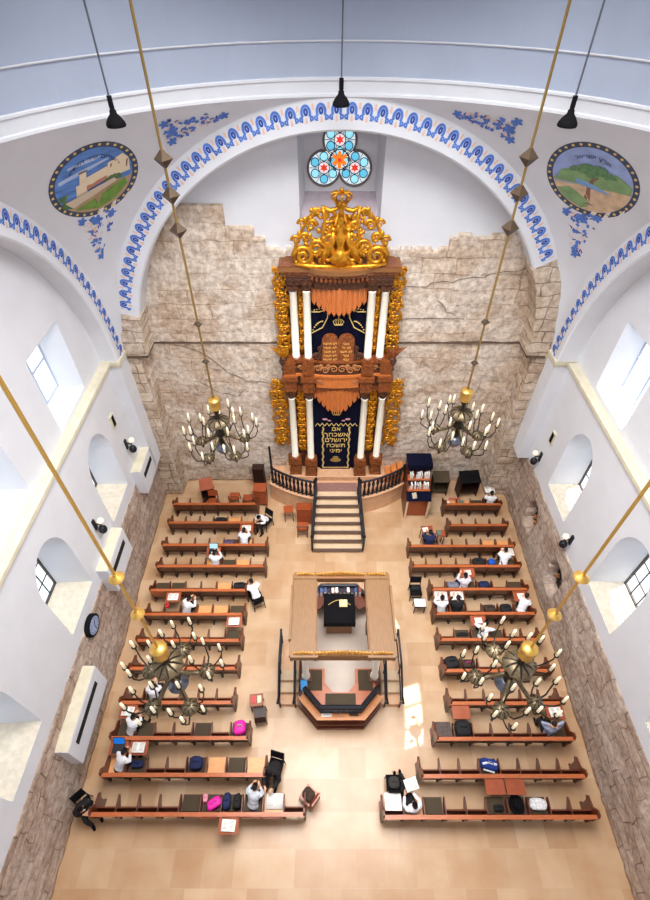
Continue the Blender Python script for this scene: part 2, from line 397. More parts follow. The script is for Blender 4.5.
fm = MB(); fm.tube([(TX+trefoil_r(2*PI*i/NT)*math.cos(2*PI*i/NT), 15.58, TZ+trefoil_r(2*PI*i/NT)*math.sin(2*PI*i/NT)) for i in range(NT+1)], 0.035, 6)
fm.build('window_frame', mat('grey_window_frame', (120, 112, 112), 0.7), win)

def top_edge(x):
    for a, b, z in ((-9,-2.86,11.83), (-2.86,-2.1,11.23), (-2.1,-1.78,10.9), (-1.78,-1.4,10.62), (-1.4,2.17,10.55), (2.17,3.72,10.55), (3.72,4.9,10.93), (4.9,9,10.98)):
        if a <= x < b: return z + (0.09*noise.noise(Vector((x*1.6, 0, 4))) if x > 3.9 else 0.02*noise.noise(Vector((x*5, 0, 4))))
    return 10.5
struct(stone_panel('exposed_stone', lambda u, v, w: (u, YB-0.05+w, v), -6.7, 7.5, 0, 12.0, 0.1,
    lambda x, z: z < top_edge(x) and (math.hypot(x-XC, z-Z0) < 6.5 or z < Z0), 0.05, 0.06, M_back, wall_back, 3.3))
# patches of old plaster clinging to the stone
pch = MB()
# dark string joint running round the recess at the springing
sj = MB(); sj.box(-5.95, 6.75, YB-0.13, YB-0.02, 7.27, 7.315); sj.box(-5.97, -5.87, YF-.06, YB-.05, 7.27, 7.315); sj.box(6.68, 6.78, YF-.06, YB-.05, 7.27, 7.315)
sj.box(-6.55, -5.87, YF-.09, YF, 7.27, 7.315); sj.box(6.68, 7.3, YF-.09, YF, 7.27, 7.315)
struct(sj.build('trim_1', M_crack))
cr = MB()
for pts in (((0, 9.3), (1.2, 9.35), (1.4, 9.5), (2.0, 9.5), (2.3, 9.62), (2.9, 9.66), (3.2, 9.8), (3.9, 9.85), (4.3, 9.98)), ((3.6, 8.9), (3.9, 8.6), (3.95, 8.45), (4.3, 8.35)),
            ((-5.2, 7.2), (-4.5, 7.0), (-3.9, 6.5), (-3.5, 6.0), (-2.8, 5.6), (-2.0, 5.55)), ((-4.6, 5.6), (-4.0, 5.1), (-3.3, 4.9), (-2.9, 5.3)), ((2.4, 8.2), (4.6, 8.22)), ((2.2, 3.3), (2.8, 3.4), (3.1, 3.2), (3.5, 3.35))):
    for (a, b), (c_, d_) in zip(pts[:-1], pts[1:]):
        off = 2.0 if a >= 0 and pts[0][0] == 0 else 0.0
        cr.tube([(a+off, YB-.115, b), ((a+c_)/2+off, YB-.115, (b+d_)/2+.04), (c_+off, YB-.115, d_)], [0.006, 0.011, 0.006], 5)
struct(cr.build('wall_crack', M_crack, wall_back))

# ---- stone piers either side of the recess and the exposed foot of the arch ring
def arc_band(name, r0, r1, a0, a1, y0, y1, n, mt, parent=None, face=True, sy=None, rough=0.0):
    """annular block of the back arch from angle a0 to a1 (degrees), y0 front, y1 back"""
    m = MB(); vs = []
    for i in range(n+1):
        t = math.radians(a0+(a1-a0)*i/n); c, s_ = math.cos(t), math.sin(t)
        for r, y in ((r0, y0), (r1, y0), (r1, y1), (r0, y1)):
            rr = r+(rough*noise.noise(Vector((i*1.7, r, y))) if rough else 0)
            vs.append((XC+rr*c, y-(abs(rough)*0.5*noise.noise(Vector((i*0.9, r*3, y))) if rough else 0), Z0+rr*s_))
    fs = [(i*4+k, i*4+(k+1) % 4, (i+1)*4+(k+1) % 4, (i+1)*4+k) for i in range(n) for k in range(4)]
    fs += [(0,1,2,3), (n*4+3, n*4+2, n*4+1, n*4)]
    m.add(vs, fs); return m.build(name, mt, parent)
for side, x0, x1, a_top in ((-1, -6.62, -5.93, 12.0), (1, 6.74, 7.42, 27.0)):
    n = 'trim_2' if side < 0 else 'trim_3'
    lo0, lo1 = (-7.0, -6.2) if side < 0 else (6.98, 7.95)
    core = MB(); core.box(min(x0,x1)+(0 if side>0 else -.4)+ (0.04 if side>0 else 0), max(x0,x1)-(0 if side>0 else 0.04)+(0.4 if side>0 else 0), YF+.04, YB+.05, 7.32, Z0+.0)
    core.box(lo0+.04, lo1-.04, YF+.1, YB+.05, 0, 7.3)
    pr = struct(core.build(n, M_pier))
    # upper part (above the joint) and lower part, front and inner side
    struct(stone_panel('pier_front', lambda u, v, w: (u, YF+.05+w, v), lo0, lo1, 0, 7.28, 0.09, lambda u, v: True, 0.06, 0.05, M_pier, pr, 5+side))
    xi = lo1-0.02 if side < 0 else lo0+0.02
    struct(stone_panel('pier_side', (lambda u, v, w: (xi-w, u, v)) if side < 0 else (lambda u, v, w: (xi+w, u, v)), YF+.02, YB, 0, 7.28, 0.09, lambda u, v: True, 0.06, 0.05, M_pier_s, pr, 8+side))
    ab = arc_band('arch_foot', RIN-.02, 6.98, (180-a_top if side < 0 else -1), (181 if side < 0 else a_top), YF-.04, YB, 16, M_pier, pr, rough=0.05)
    struct(ab)

# ---- the great back arch
ar = MB(); n = 72; vs = []
a0, a1 = 27.0, 168.0
for i in range(n+1):
    t = math.radians(a0+(a1-a0)*i/n); c, s_ = math.cos(t), math.sin(t)
    for r, y in ((RIN+.05, YF), (RIN, YF+.05), (RIN, YB+.02), (AA+.3, YB+.02), (AA, YF)): vs.append((XC+r*c, y, Z0+r*s_))
fs = [(i*5+k, i*5+(k+1) % 5, (i+1)*5+(k+1) % 5, (i+1)*5+k) for i in range(n) for k in range(5)] + [(0,1,2,3,4), (n*5+4, n*5+3, n*5+2, n*5+1, n*5)]
ar.add(vs, fs); arch_back = struct(ar.build('trim_4', M_plaster, smooth=False))

# ---- pendentives: the sphere between the four arches
for q, nm in enumerate(('right', 'left', 'left_front', 'right_front')):
    m = MB(); n1, n2 = 40, 14; vs = []
    for i in range(n1+1):
        t = PI/2*q+PI/2*i/n1; c, s_ = math.cos(t), math.sin(t); rm = AA/max(abs(c), abs(s_))
        for j in range(n2+1):
            r = AA+(rm-AA)*j/n2; vs.append((XC+r*c, YC+r*s_, Z0+math.sqrt(max(0, RS*RS-r*r))))
    m.add(vs, [(i*(n2+1)+j, i*(n2+1)+j+1, (i+1)*(n2+1)+j+1, (i+1)*(n2+1)+j) for i in range(n1) for j in range(n2)])
    struct(m.build('trim_%d' % (5+q), M_plaster, smooth=True))

# ---- cornice ring, drum with windows and the dome
m = MB(); prof = [(7.02, 14.43), (6.98, 14.45), (6.98, 14.50), (7.02, 14.52), (7.01, 14.74), (6.98, 14.76), (6.98, 14.80), (7.02, 14.82)]
n = 96; vs = [(XC+r*math.cos(2*PI*j/n), YC+r*math.sin(2*PI*j/n), z) for r, z in prof for j in range(n)]
m.add(vs, [(i*n+j, i*n+(j+1) % n, (i+1)*n+(j+1) % n, (i+1)*n+j) for i in range(len(prof)-1) for j in range(n)])
struct(m.build('trim_9', M_plaster, smooth=False))
DR = 7.02; dr = MB()
def drum_quad(t0, t1, z0, z1, k=3):
    for i in range(k):
        a, b = t0+(t1-t0)*i/k, t0+(t1-t0)*(i+1)/k
        P = lambda t, z, r=DR: (XC+r*math.cos(t), YC+r*math.sin(t), z)
        dr.add([P(a,z0), P(b,z0), P(b,z1), P(a,z1)], [(0,1,2,3)])
wins = [math.radians(-3.0), math.radians(27.0)]; hw = 0.92/DR; WZ0, WZ1 = 16.9, 19.3
drum_quad(0, 2*PI, 14.8, WZ0, 72); drum_quad(0, 2*PI, WZ1, 21.0, 72)
edges = [wins[0]-hw, wins[0]+hw, wins[1]-hw, wins[1]+hw]
drum_quad(edges[1], edges[2], WZ0, WZ1, 4); drum_quad(edges[3], edges[0]+2*PI, WZ0, WZ1, 60)
for wn, t in enumerate(wins):
    b = MB(); P = lambda t_, z, r=DR: (XC+r*math.cos(t_), YC+r*math.sin(t_), z)
    for k in range(4): a = t-hw+2*hw*k/3; b.tube([P(a, WZ0), P(a, WZ1)], 0.05, 6)
    for z in (WZ0, WZ1): b.tube([P(t-hw+2*hw*i/8, z) for i in range(9)], 0.05, 6)
    w_ = struct(b.build('window_%d' % (20+wn), M_plaster))
vs = []; n1, n2 = 64, 14
for j in range(n2+1):
    e = PI/2*j/n2
    for i in range(n1): vs.append((XC+DR*math.cos(e)*math.cos(2*PI*i/n1), YC+DR*math.cos(e)*math.sin(2*PI*i/n1), 21.0+6.0*math.sin(e)))
dr.add(vs, [(j*n1+i, j*n1+(i+1) % n1, (j+1)*n1+(i+1) % n1, (j+1)*n1+i) for j in range(n2) for i in range(n1)])
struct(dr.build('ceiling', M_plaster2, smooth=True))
# faint moulding lines on the drum, seen above the ring
m = MB(); m.tube([(XC+(DR-.02)*math.cos(2*PI*i/96), YC+(DR-.02)*math.sin(2*PI*i/96), 15.45) for i in range(97)], 0.02, 6)
struct(m.build('trim_10', M_plaster))

# ---- front side behind the camera: plain wall under an arch
m = MB(); m.box(-8.2, 9.2, -1.2, -0.9, 0, 15.2); wf = struct(m.build('wall_front', M_plaster))
vs = []; n = 48; m = MB()
for i in range(n+1):
    t = PI*i/n; c, s_ = math.cos(t), math.sin(t)
    for r, y in ((RIN, YC-AA), (RIN, -0.9), (AA+.3, -0.9), (AA, YC-AA)): vs.append((XC+r*c, y, Z0+r*s_))
m.add(vs, [(i*4+k, i*4+(k+1) % 4, (i+1)*4+(k+1) % 4, (i+1)*4+k) for i in range(n) for k in range(4)])
struct(m.build('trim_11', M_plaster))

# ---- side walls
def side_wall(sgn):
    X = XL if sgn < 0 else XR; P_ = PL if sgn < 0 else PR; nm = 'left' if sgn < 0 else 'right'
    o = sgn                                            # outwards
    wx = lambda w: X+o*w
    base = MB(); base.box(min(wx(.42), wx(1.3)), max(wx(.42), wx(1.3)), -1.2, 14.9, 0, ZT)
    wl = struct(base.build('wall_'+nm, mat('shaded_hole_core', (40, 30, 24), 0.95, var=0.4, scale=6, bump=1.0)))  # core coloured near black to paint the shade inside the wall holes
    niches = [] if sgn < 0 else [(11.4, 1.62), (8.75, 1.6)]
    def msk(y, z):
        for cy, cz in niches:
            dy = (y-cy)/(0.5+0.1*noise.noise(Vector((z*3, cy, 0)))); dz = (z-cz)/(0.74)
            if dy*dy+dz*dz < 1 and not (abs(dy) < 0.25 and dz < -0.9): return False
        return True
    struct(stone_panel('exposed_stone', lambda u, v, w: (wx(w+.02), u, v), -0.9, 14.6, 0, ZT, 0.1, msk, 0.05, 0.4 if sgn > 0 else 0.1, M_side, wl, 11+sgn))
    if sgn < 0:
        b2 = MB(); b2.box(wx(.42), wx(.1), -0.9, 14.6, 0, ZT); b2.build('stone_backing', M_side, wl)
    else:
        for cy, cz in niches:                          # broken stones inside each hole
            b2 = MB()
            for k in range(5):
                b2.ball((wx(.3+.1*random.random()), cy+random.uniform(-.3,.3), cz+random.uniform(-.45,.45)), 0.1, 0.09, 0.12, 7, 5)
            b2.build('niche_rubble', mat('broken_core', (150, 104, 66), 0.9, var=0.5, scale=9, bump=1), wl)
    # white plaster with three arched windows
    cs = (2.9, 6.7, 10.5); hwid = 0.83; z0, zs = 3.6, 5.45
    def outline(c_):
        p = [(c_-hwid, z0), (c_+hwid, z0)] + [(c_+hwid*math.cos(PI*i/16), zs+1.15*math.sin(PI*i/16)) for i in range(17)]
        return p
    def ray(c_, cz, t):
        d = (math.cos(t), math.sin(t)); best = 1e9; P = outline(c_); 
        for (ax, az), (bx_, bz) in zip(P, P[1:]+P[:1]):
            ex, ez = bx_-ax, bz-az; den = d[0]*ez-d[1]*ex
            if abs(den) < 1e-9: continue
            s1 = ((ax-c_)*ez-(az-cz)*ex)/den; s2 = ((ax-c_)*d[1]-(az-cz)*d[0])/den
            if s1 > 0 and -1e-6 <= s2 <= 1+1e-6: best = min(best, s1)
        return best
    pm = MB()
    for c_ in cs:
        ring_panel(pm, lambda t: ray(c_, 5.0, t), c_, 5.0, c_-1.9, c_+1.9, ZT, 7.45, lambda a, b, w: (wx(w), a, b), 0.12, 96)
    pm.box(min(wx(0), wx(.12)), max(wx(0), wx(.12)), 12.4, 14.7, ZT, 7.45); pm.box(min(wx(0), wx(.12)), max(wx(0), wx(.12)), -1.0, 1.0, ZT, 7.45)
    pl = struct(pm.build('plaster', M_plaster, wl))
    for k, c_ in enumerate(cs):
        P = outline(c_); N_ = len(P); rv = MB()
        back = [(c_+(a-c_)*0.86, z0+0.12+(b-z0)*0.93) for a, b in P]
        vs = [(wx(.0), a, b) for a, b in P]+[(wx(1.05), a, b) for a, b in back]
        rv.add(vs, [(i, (i+1) % N_, N_+(i+1) % N_, N_+i) for i in range(1, N_)])
        struct(rv.build('window_reveal', M_plaster, pl))
        sm = MB(); sm.hexa([(wx(.006), c_-hwid, z0-.1), (wx(.006), c_+hwid, z0-.1), (wx(1.05), c_+hwid*.86, z0+.02), (wx(1.05), c_-hwid*.86, z0+.02)],
                           [(wx(.006), c_-hwid, z0), (wx(.006), c_+hwid, z0), (wx(1.05), c_+hwid*.86, z0+.12), (wx(1.05), c_-hwid*.86, z0+.12)])
        struct(sm.build('window_sill', M_sill, pl))
        f = MB(); pts = [(wx(1.03), a, b) for a, b in back]; f.tube(pts+[pts[0]], 0.05, 6)
        for q in (-1, 0, 1): f.tube([(wx(1.03), c_+q*.36, back[0][1]), (wx(1.03), c_+q*.36, back[0][1]+2.6-abs(q)*.4)], 0.022, 6)
        for z in (4.3, 4.9, 5.5, 6.0): f.tube([(wx(1.03), c_-.7+(.1 if z > 5.9 else 0), z), (wx(1.03), c_+.7-(.1 if z > 5.9 else 0), z)], 0.022, 6)
        w_ = struct(f.build('window_%d' % (2+k+(0 if sgn < 0 else 3)), mat('dark_window_frame', (70, 62, 60), 0.5)))
        g = MB(); g.prism(back, lambda a, b, w: (wx(1.04+w), a, b), 0.006)
        g.build('pane', M_pane, w_)
    # cornice shelf and the lunette wall above it, under the side arch
    XLn = wx(.2)
    c2 = MB(); c2.box(min(wx(-.1), XLn+o*.1), max(wx(-.1), XLn+o*.1), -0.9, 13.0, 7.45, 7.56); c2.box(min(wx(-.05), wx(.2)), max(wx(-.05), wx(.2)), -0.9, 13.0, 7.36, 7.45)
    y_p = 13.05 if sgn < 0 else 13.1
    xx = sorted((P_-o*.06, XLn)); c2.box(xx[0], xx[1], y_p-.06, YF+.02, 7.45, 7.58); xx = sorted((P_-o*.03, XLn)); c2.box(xx[0], xx[1], y_p-.03, YF+.01, 7.36, 7.45)
    struct(c2.build('cornice', M_ledge, wl))
    # pilaster carrying the arch
    pz = ZT-.55 if sgn < 0 else ZT
    p2 = MB(); xx = sorted((P_, wx(.1))); p2.box(xx[0], xx[1], y_p, YF+.01, pz, 7.37)
    struct(p2.build('pilaster', M_plaster, wl))
    lw = MB(); zz = 9.7
    LC = (2.8, 6.75, 10.7)
    def hole2(t, c_): return min(0.95/max(abs(math.cos(t)), 1e-6), 1.12/max(abs(math.sin(t)), 1e-6))
    for c_ in LC:
        wd = 1.975
        ring_panel(lw, lambda t: hole2(t, c_), c_, 8.8, c_-wd, c_+wd, 7.56, 14.2, lambda a, b, w: (XLn+o*w, a, b), 0.1, 64)
    lw.box(min(XLn, XLn+o*.1), max(XLn, XLn+o*.1), 12.67, 13.9, 7.5, 14.2); lw.box(min(XLn, XLn+o*.1), max(XLn, XLn+o*.1), -1.0, .83, 7.5, 14.2)
    struct(lw.build('lunette_wall', M_plaster, wl))
    for k, c_ in enumerate(LC):
        r = MB()
        for a, b, a2, b2 in (((-.95,-1.12),(.95,-1.12),(.8,-.95),(-.8,-.95)), ((.95,-1.12),(.95,1.12),(.8,1.05),(.8,-.95)), ((.95,1.12),(-.95,1.12),(-.8,1.05),(.8,1.05)), ((-.95,1.12),(-.95,-1.12),(-.8,-.95),(-.8,1.05))):
            r.add([(XLn, c_+a[0], 8.8+a[1]), (XLn, c_+b[0], 8.8+b[1]), (XLn+o*.7, c_+a2[0], 8.8+a2[1]), (XLn+o*.7, c_+b2[0], 8.8+b2[1])], [(0,1,2,3)])
        struct(r.build('lunette_reveal', M_plaster, wl))
        f = MB()
        for q in (-.8, 0, .8): f.tube([(XLn+o*.68, c_+q, 7.85), (XLn+o*.68, c_+q, 9.85)], 0.03, 6)
        for z in (7.85, 8.85, 9.85): f.tube([(XLn+o*.68, c_-.8, z), (XLn+o*.68, c_+.8, z)], 0.03, 6)
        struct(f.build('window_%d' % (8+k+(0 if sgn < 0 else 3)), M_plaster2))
    sa = MB(); n = 72; vs = []
    for i in range(n+1):
        t = PI*i/n; c, s_ = math.cos(t), math.sin(t)
        for r, x in ((RIN+.04, P_), (RIN, P_+o*.04), (RIN, XLn+o*.02), (AA+.3, XLn+o*.02), (AA, P_)): vs.append((x, YC+r*c, Z0+.1+r*s_ if i in (0, n) else Z0+r*s_))
    sa.add(vs, [(i*5+k, i*5+(k+1) % 5, (i+1)*5+(k+1) % 5, (i+1)*5+k) for i in range(n) for k in range(5)])
    struct(sa.build('side_arch', M_plaster, wl))
    return wl
_m = bpy.data.materials.new('thin_pane'); _m.use_nodes = True; _nt = _m.node_tree; _nt.nodes.clear()
_o = _nt.nodes.new('ShaderNodeOutputMaterial'); _t = _nt.nodes.new('ShaderNodeBsdfTransparent'); _g = _nt.nodes.new('ShaderNodeBsdfGlossy'); _x = _nt.nodes.new('ShaderNodeMixShader')
_g.inputs['Roughness'].default_value = 0.05; _x.inputs[0].default_value = 0.06
_nt.links.new(_t.outputs[0], _x.inputs[1]); _nt.links.new(_g.outputs[0], _x.inputs[2]); _nt.links.new(_x.outputs[0], _o.inputs[0]); M_pane = _m
wall_left = side_wall(-1); wall_right = side_wall(1)

# ---- vent boxes standing out from the left wall between the windows
def vent_box(y0, y1, z0, z1, label):
    t = thing('vent_box', label, 'air vent', (XL, y0, z0), 0, None); L_ = y1-y0; H_ = z1-z0; D = PL-XL
    b = MB(); b.prism([(0, 0), (0, H_), (D-.02, H_), (D, H_-.03), (D, 0.0)], lambda u, v, w: (u, w, v), L_); b.build('casing', M_plaster, t)
    s_ = MB(); s_.box(D-.02, D+.006, L_*.14, L_*.86, H_*.55, H_*.74); s_.build('vent_slot', mat('vent_black', (18, 18, 20), 0.8), t)
    c_ = MB(); c_.box(-.0, D-.01, 0.01, L_-.01, H_, H_+.012); c_.build('top_slab', M_ledge, t)
vent_box(11.8, 13.1, 2.5, 3.68, 'white vent box with a black slot in the far corner under the pilaster')
vent_box(7.85, 9.45, 2.4, 3.62, 'long white vent box with a black slot between the window and the clock')
vent_box(3.3, 5.48, 1.3, 2.45, 'low white vent box cut by the left edge of the photo below the clock')

# ================================================================ painted ornament on the plaster
def band_loops(name, fn, length, r_mid, width, parent, step=0.36, k0=0.0):
    """running loops: fn(s, r, lift) -> point; s along the band in metres"""
    mb, md, mp = MB(), MB(), MB(); n = int(length/step)
    def poly(m, pts, lift): m.add([fn(s_, r, lift) for s_, r in pts], [tuple(range(len(pts)))])
    def ringp(m, s0, r0, a, b, th, lift, t0=0, t1=2*PI, n_=14):
        for i in range(n_):
            q0, q1 = t0+(t1-t0)*i/n_, t0+(t1-t0)*(i+1)/n_
            poly(m, [(s0+a*math.cos(q0), r0+b*math.sin(q0)), (s0+a*math.cos(q1), r0+b*math.sin(q1)), (s0+(a-th)*math.cos(q1), r0+(b-th)*math.sin(q1)), (s0+(a-th)*math.cos(q0), r0+(b-th)*math.sin(q0))], lift)
    for k in range(n):
        s0 = k0+(k+0.5)*step; h = width
        ringp(mb, s0, r_mid+.03*h, .36*step, .42*h, .062, .006, -0.6, PI+.6, 12)
        ringp(md, s0, r_mid+.08*h, .16*step, .2*h, .05, .007)
        for q in (-1, 1):
            ringp(mb, s0+q*.36*step, r_mid-.25*h, .15*step, .14*h, .045, .008, 0, 2*PI, 8)
            poly(mp, [(s0+q*.42*step, r_mid+.10*h), (s0+q*.50*step, r_mid+.16*h), (s0+q*.5*step, r_mid+.46*h), (s0+q*.43*step, r_mid+.40*h)], .005)
        poly(mp, [(s0-.10*step, r_mid-.48*h), (s0+.10*step, r_mid-.48*h), (s0+.05*step, r_mid-.2*h), (s0-.05*step, r_mid-.2*h)], .005)
        for q in (-.28, 0, .28): poly(md if q else mp, [(s0+q*step-.02, r_mid-.40*h), (s0+q*step+.02, r_mid-.40*h), (s0+q*step+.02, r_mid-.34*h), (s0+q*step-.02, r_mid-.34*h)], .006)
    o = mb.build(name, M_blue, parent); o2 = md.build(name, M_blue2, parent); o3 = mp.build(name, M_peach, parent)
    for x in (o, o2, o3): struct(x)
def f_back(s_, r, l):
    t = math.radians(28)+s_/6.7; return (XC+r*math.cos(t), YF-l, Z0+r*math.sin(t))
band_loops('painted_border', f_back, math.radians(139)*6.7, 6.72, 0.42, arch_back)
for sgn, wl in ((-1, wall_left), (1, wall_right)):
    P_ = PL if sgn < 0 else PR
    f_side = lambda s_, r, l: (P_-sgn*l, YC+r*math.cos(s_/6.7+.02), Z0+r*math.sin(s_/6.7+.02))
    band_loops('painted_border', f_side, PI*6.6, 6.72, 0.42, wl)

def sphere_frame(px, py, up=None):
    """point and frame on the pendentive above (px,py); up = 3-D direction that should read as up"""
    dx, dy = px-XC, py-YC; dz = math.sqrt(RS*RS-dx*dx-dy*dy); n = Vector((dx, dy, dz)).normalized()
    up = Vector(up or (0, 0, 1)); V = (up-n*up.dot(n)).normalized(); U = V.cross(n); U = -U if U.dot(Vector((0,0,1)).cross(n)) > 0 and False else U
    U = n.cross(V)*-1; U = V.cross(-n)*-1
    # the viewer looks along +n: right-hand direction is n x V reversed so that U x V faces the viewer
    U = (n.cross(V)); U = U*1.0
    c0 = Vector((XC, YC, Z0))
    def fn(u, v, lift=0.0): return c0+(n*RS+U*u+V*v).normalized()*(RS-0.004-lift)
    return fn
def poly_on(m, fn, pts, lift):
    m.add([fn(u, v, lift) for u, v in pts], [tuple(range(len(pts)))])
def disc_on(m, fn, cu, cv, r, lift, n=40, k=5, ry=None):
    vs = [fn(cu, cv, lift)]
    for j in range(1, k+1):
        for i in range(n): t = 2*PI*i/n; vs.append(fn(cu+r*j/k*math.cos(t), cv+(ry or r)*j/k*math.sin(t), lift))
    fs = [(0, 1+i, 1+(i+1) % n) for i in range(n)]
    for j in range(k-1): fs += [(1+j*n+i, 1+j*n+(i+1) % n, 1+(j+1)*n+(i+1) % n, 1+(j+1)*n+i) for i in range(n)]
    m.add(vs, fs)
def clip_disc(pts, R):
    """sample a polygon and pull points outside the disc to its rim"""
    out = []
    for u, v in pts:
        h = math.hypot(u, v); out.append((u*R/h, v*R/h) if h > R else (u, v))
    return out
def medallion(px, py, kind, parent_name, label):
    fn = sphere_frame(px, py); fn_ = fn; fn = lambda u, v, l=0: fn_(u*1.07, v*1.07, l); root = thing('painted_medallion', label, 'wall painting', fn(0, 0)); base = Vector(root.location)
    f0 = lambda u, v, l=0: Vector(fn(u, v, l))-base
    def part(name, mt, build):
        m = MB(); build(m); return m.build(name, mt, root)
    part('border', mat('medallion_dark_ring', (64, 74, 98), 0.8), lambda m: disc_on(m, f0, 0, 0, 1.04, .002, 56))
    def dots(m):
        for i in range(34):
            t = 2*PI*i/34; disc_on(m, f0, .975*math.cos(t), .975*math.sin(t), .036, .008, 8, 1)
    part('border_dots', mat('medallion_gold_dots', (226, 196, 120), 0.8), dots)
    A_ = 0.90
    sky = mat('medallion_sky', (92, 136, 204), 0.85, var=0.25, scale=2.5, stretch=(1, 1, 5)) if kind == 'L' else mat('medallion_pale_sky', (150, 168, 214), 0.85, var=0.2, scale=2.5)
    part('painted_sky', sky, lambda m: disc_on(m, f0, 0, 0, A_, .006, 56))
    def ground(m, top, n=24, lift=.010):
        lo = []
        for i in range(n+1):
            u = -A_+2*A_*i/n; w = math.sqrt(max(0, A_*A_-u*u)); t = min(top(u), w); t = max(t, -w)
            lo.append((u, -w, t))
        for (u0, b0, t0), (u1, b1, t1) in zip(lo[:-1], lo[1:]): m.add([f0(u0, b0, lift), f0(u1, b1, lift), f0(u1, t1, lift), f0(u0, t0, lift)], [(0,1,2,3)])
    def P(m, pts, l): poly_on(m, f0, clip_disc(pts, A_), l)
    if kind == 'L':
        part('painted_ground', mat('medallion_earth', (176, 146, 112), 0.85, var=0.2, scale=5), lambda m: ground(m, lambda u: -.28+.25*u))
        part('painted_lawn', mat('medallion_grass', (110, 148, 66), 0.85, var=0.2, scale=5), lambda m: (P(m, [(-.5,-.72), (.1,-.5), (.72,-.1), (.8,-.28), (.5,-.66), (.1,-.85)], .013), P(m, [(-.85,-.25), (-.6,-.2), (-.7,-.45)], .013)))
        part('painted_path', mat('medallion_path', (208, 190, 168), 0.85), lambda m: P(m, [(-.85,-.5), (.55,-.02), (.62,-.1), (-.6,-.68)], .014))
        part('painted_building', mat('medallion_building', (232, 216, 186), 0.85), lambda m: (P(m, [(-.2,-.25), (.3,-.02), (.3,.32), (-.2,.12)], .015), P(m, [(.3,-.05), (.84,.1), (.84,.52), (.62,.62), (.3,.40)], .016), P(m, [(-.42,-.42), (-.16,-.32), (-.16,.02), (-.42,-.05)], .017), P(m, [(-.34,-.05), (-.18,.0), (-.18,.30), (-.34,.26)], .017)))
        def wins_(m):
            for k in range(5): u = .36+.09*k; P(m, [(u, .08+.2*(u-.3)), (u+.035, .09+.2*(u-.3)), (u+.035, .36+.2*(u-.3)), (u, .35+.2*(u-.3))], .019)
            for k in range(5): u = -.12+.08*k; P(m, [(u, .0+.4*(u)), (u+.03, .01+.4*u), (u+.03, .1+.4*u), (u, .09+.4*u)], .019)
            P(m, [(-.32,-.3), (-.24,-.27), (-.24,-.14), (-.32,-.17)], .019); P(m, [(-.36,.26), (-.16,.31), (-.16,.35), (-.36,.31)], .019)
        part('painted_windows', mat('medallion_shade', (132, 96, 82), 0.85), wins_)
        part('painted_brick', mat('medallion_brick', (190, 128, 104), 0.85), lambda m: P(m, [(-.2,-.25), (.3,-.05), (.3,.06), (-.2,-.12)], .018))
        def trees(m):
            for u, v, r in ((.42,-.06,.13), (.52,-.02,.12), (.33,-.1,.1), (-.66,-.5,.13), (-.56,-.56,.1), (-.75,-.3,.1)): disc_on(m, f0, u, v, r, .021, 12, 2, r*.8)
        part('painted_trees', mat('medallion_trees', (86, 116, 78), 0.85, var=0.3, scale=14), trees)
        part('painted_clouds', mat('medallion_cloud', (176, 198, 232), 0.85), lambda m: (P(m, [(-.8,.1), (-.2,.28), (.35,.52), (.3,.56), (-.3,.36), (-.82,.2)], .009), P(m, [(-.6,.45), (0,.55), (.2,.66), (-.1,.63), (-.6,.52)], .009)))
        words = '\u05d9\u05e8\u05d5\u05e9\u05dc\u05d9\u05dd \u05e2\u05d9\u05e8 \u05d4\u05e7\u05d3\u05e9'[::-1]
    else:
        part('painted_ground', mat('medallion_sand', (206, 178, 146), 0.85, var=0.2, scale=5), lambda m: ground(m, lambda u: -.12+.1*math.sin(3*u)))
        part('painted_hills', mat('medallion_hills', (128, 160, 110), 0.85, var=0.2, scale=4), lambda m: (P(m, [(-.86,-.15), (-.7,.15), (-.3,.28), (.1,.12), (.5,.32), (.88,.1), (.88,-.12), (0,-.2)], .012), P(m, [(-.8,-.4), (-.5,-.3), (.1,-.7), (-.2,-.86), (-.6,-.66)], .013)))
        part('painted_river', mat('medallion_water', (120, 160, 206), 0.85), lambda m: P(m, [(-.86,-.02), (-.5,.02), (0,-.1), (.5,-.3), (.1,-.26), (-.5,-.14)], .014))
        part('painted_trunk', mat('medallion_trunk', (140, 100, 84), 0.85), lambda m: (P(m, [(-.2,-.66), (0,-.66), (-.02,-.3), (.05,-.02), (.16,.1), (.1,.14), (-.04,.02), (-.1,.12), (-.17,.1), (-.1,-.1), (-.12,-.4)], .017), P(m, [(-.3,-.7), (.12,-.72), (-.02,-.6), (-.18,-.6)], .016)))
        def trees(m):
            for u, v, r in ((-.35,.2,.17), (-.12,.3,.19), (.15,.3,.2), (.38,.2,.16), (.0,.16,.15), (-.2,.12,.12)): disc_on(m, f0, u, v, r, .019, 14, 2, r*.7)
        part('painted_crown', mat('medallion_crown', (96, 136, 92), 0.85, var=0.3, scale=14), trees)
        words = '\u05d0\u05e8\u05e5 \u05d9\u05e9\u05e8\u05d0\u05dc'[::-1]
    me = text_mesh(words, 0.2, 'lettering', mat('medallion_letters', (52, 62, 110), 0.8), 0.001)
    for v in me.vertices:
        u, w = v.co.x, v.co.z; t = u/.72; v.co = f0(.66*math.sin(t), .66*math.cos(t)+w*.8-.05, .022)
    link('lettering', me, root)
    return root
medallion(XC-5.75, YC+5.75, 'L', '', 'round painted medallion of a pale building under a blue sky, upper left')
medallion(XC+5.78, YC+5.72, 'R', '', 'round painted medallion of a tree and green hills, upper right')

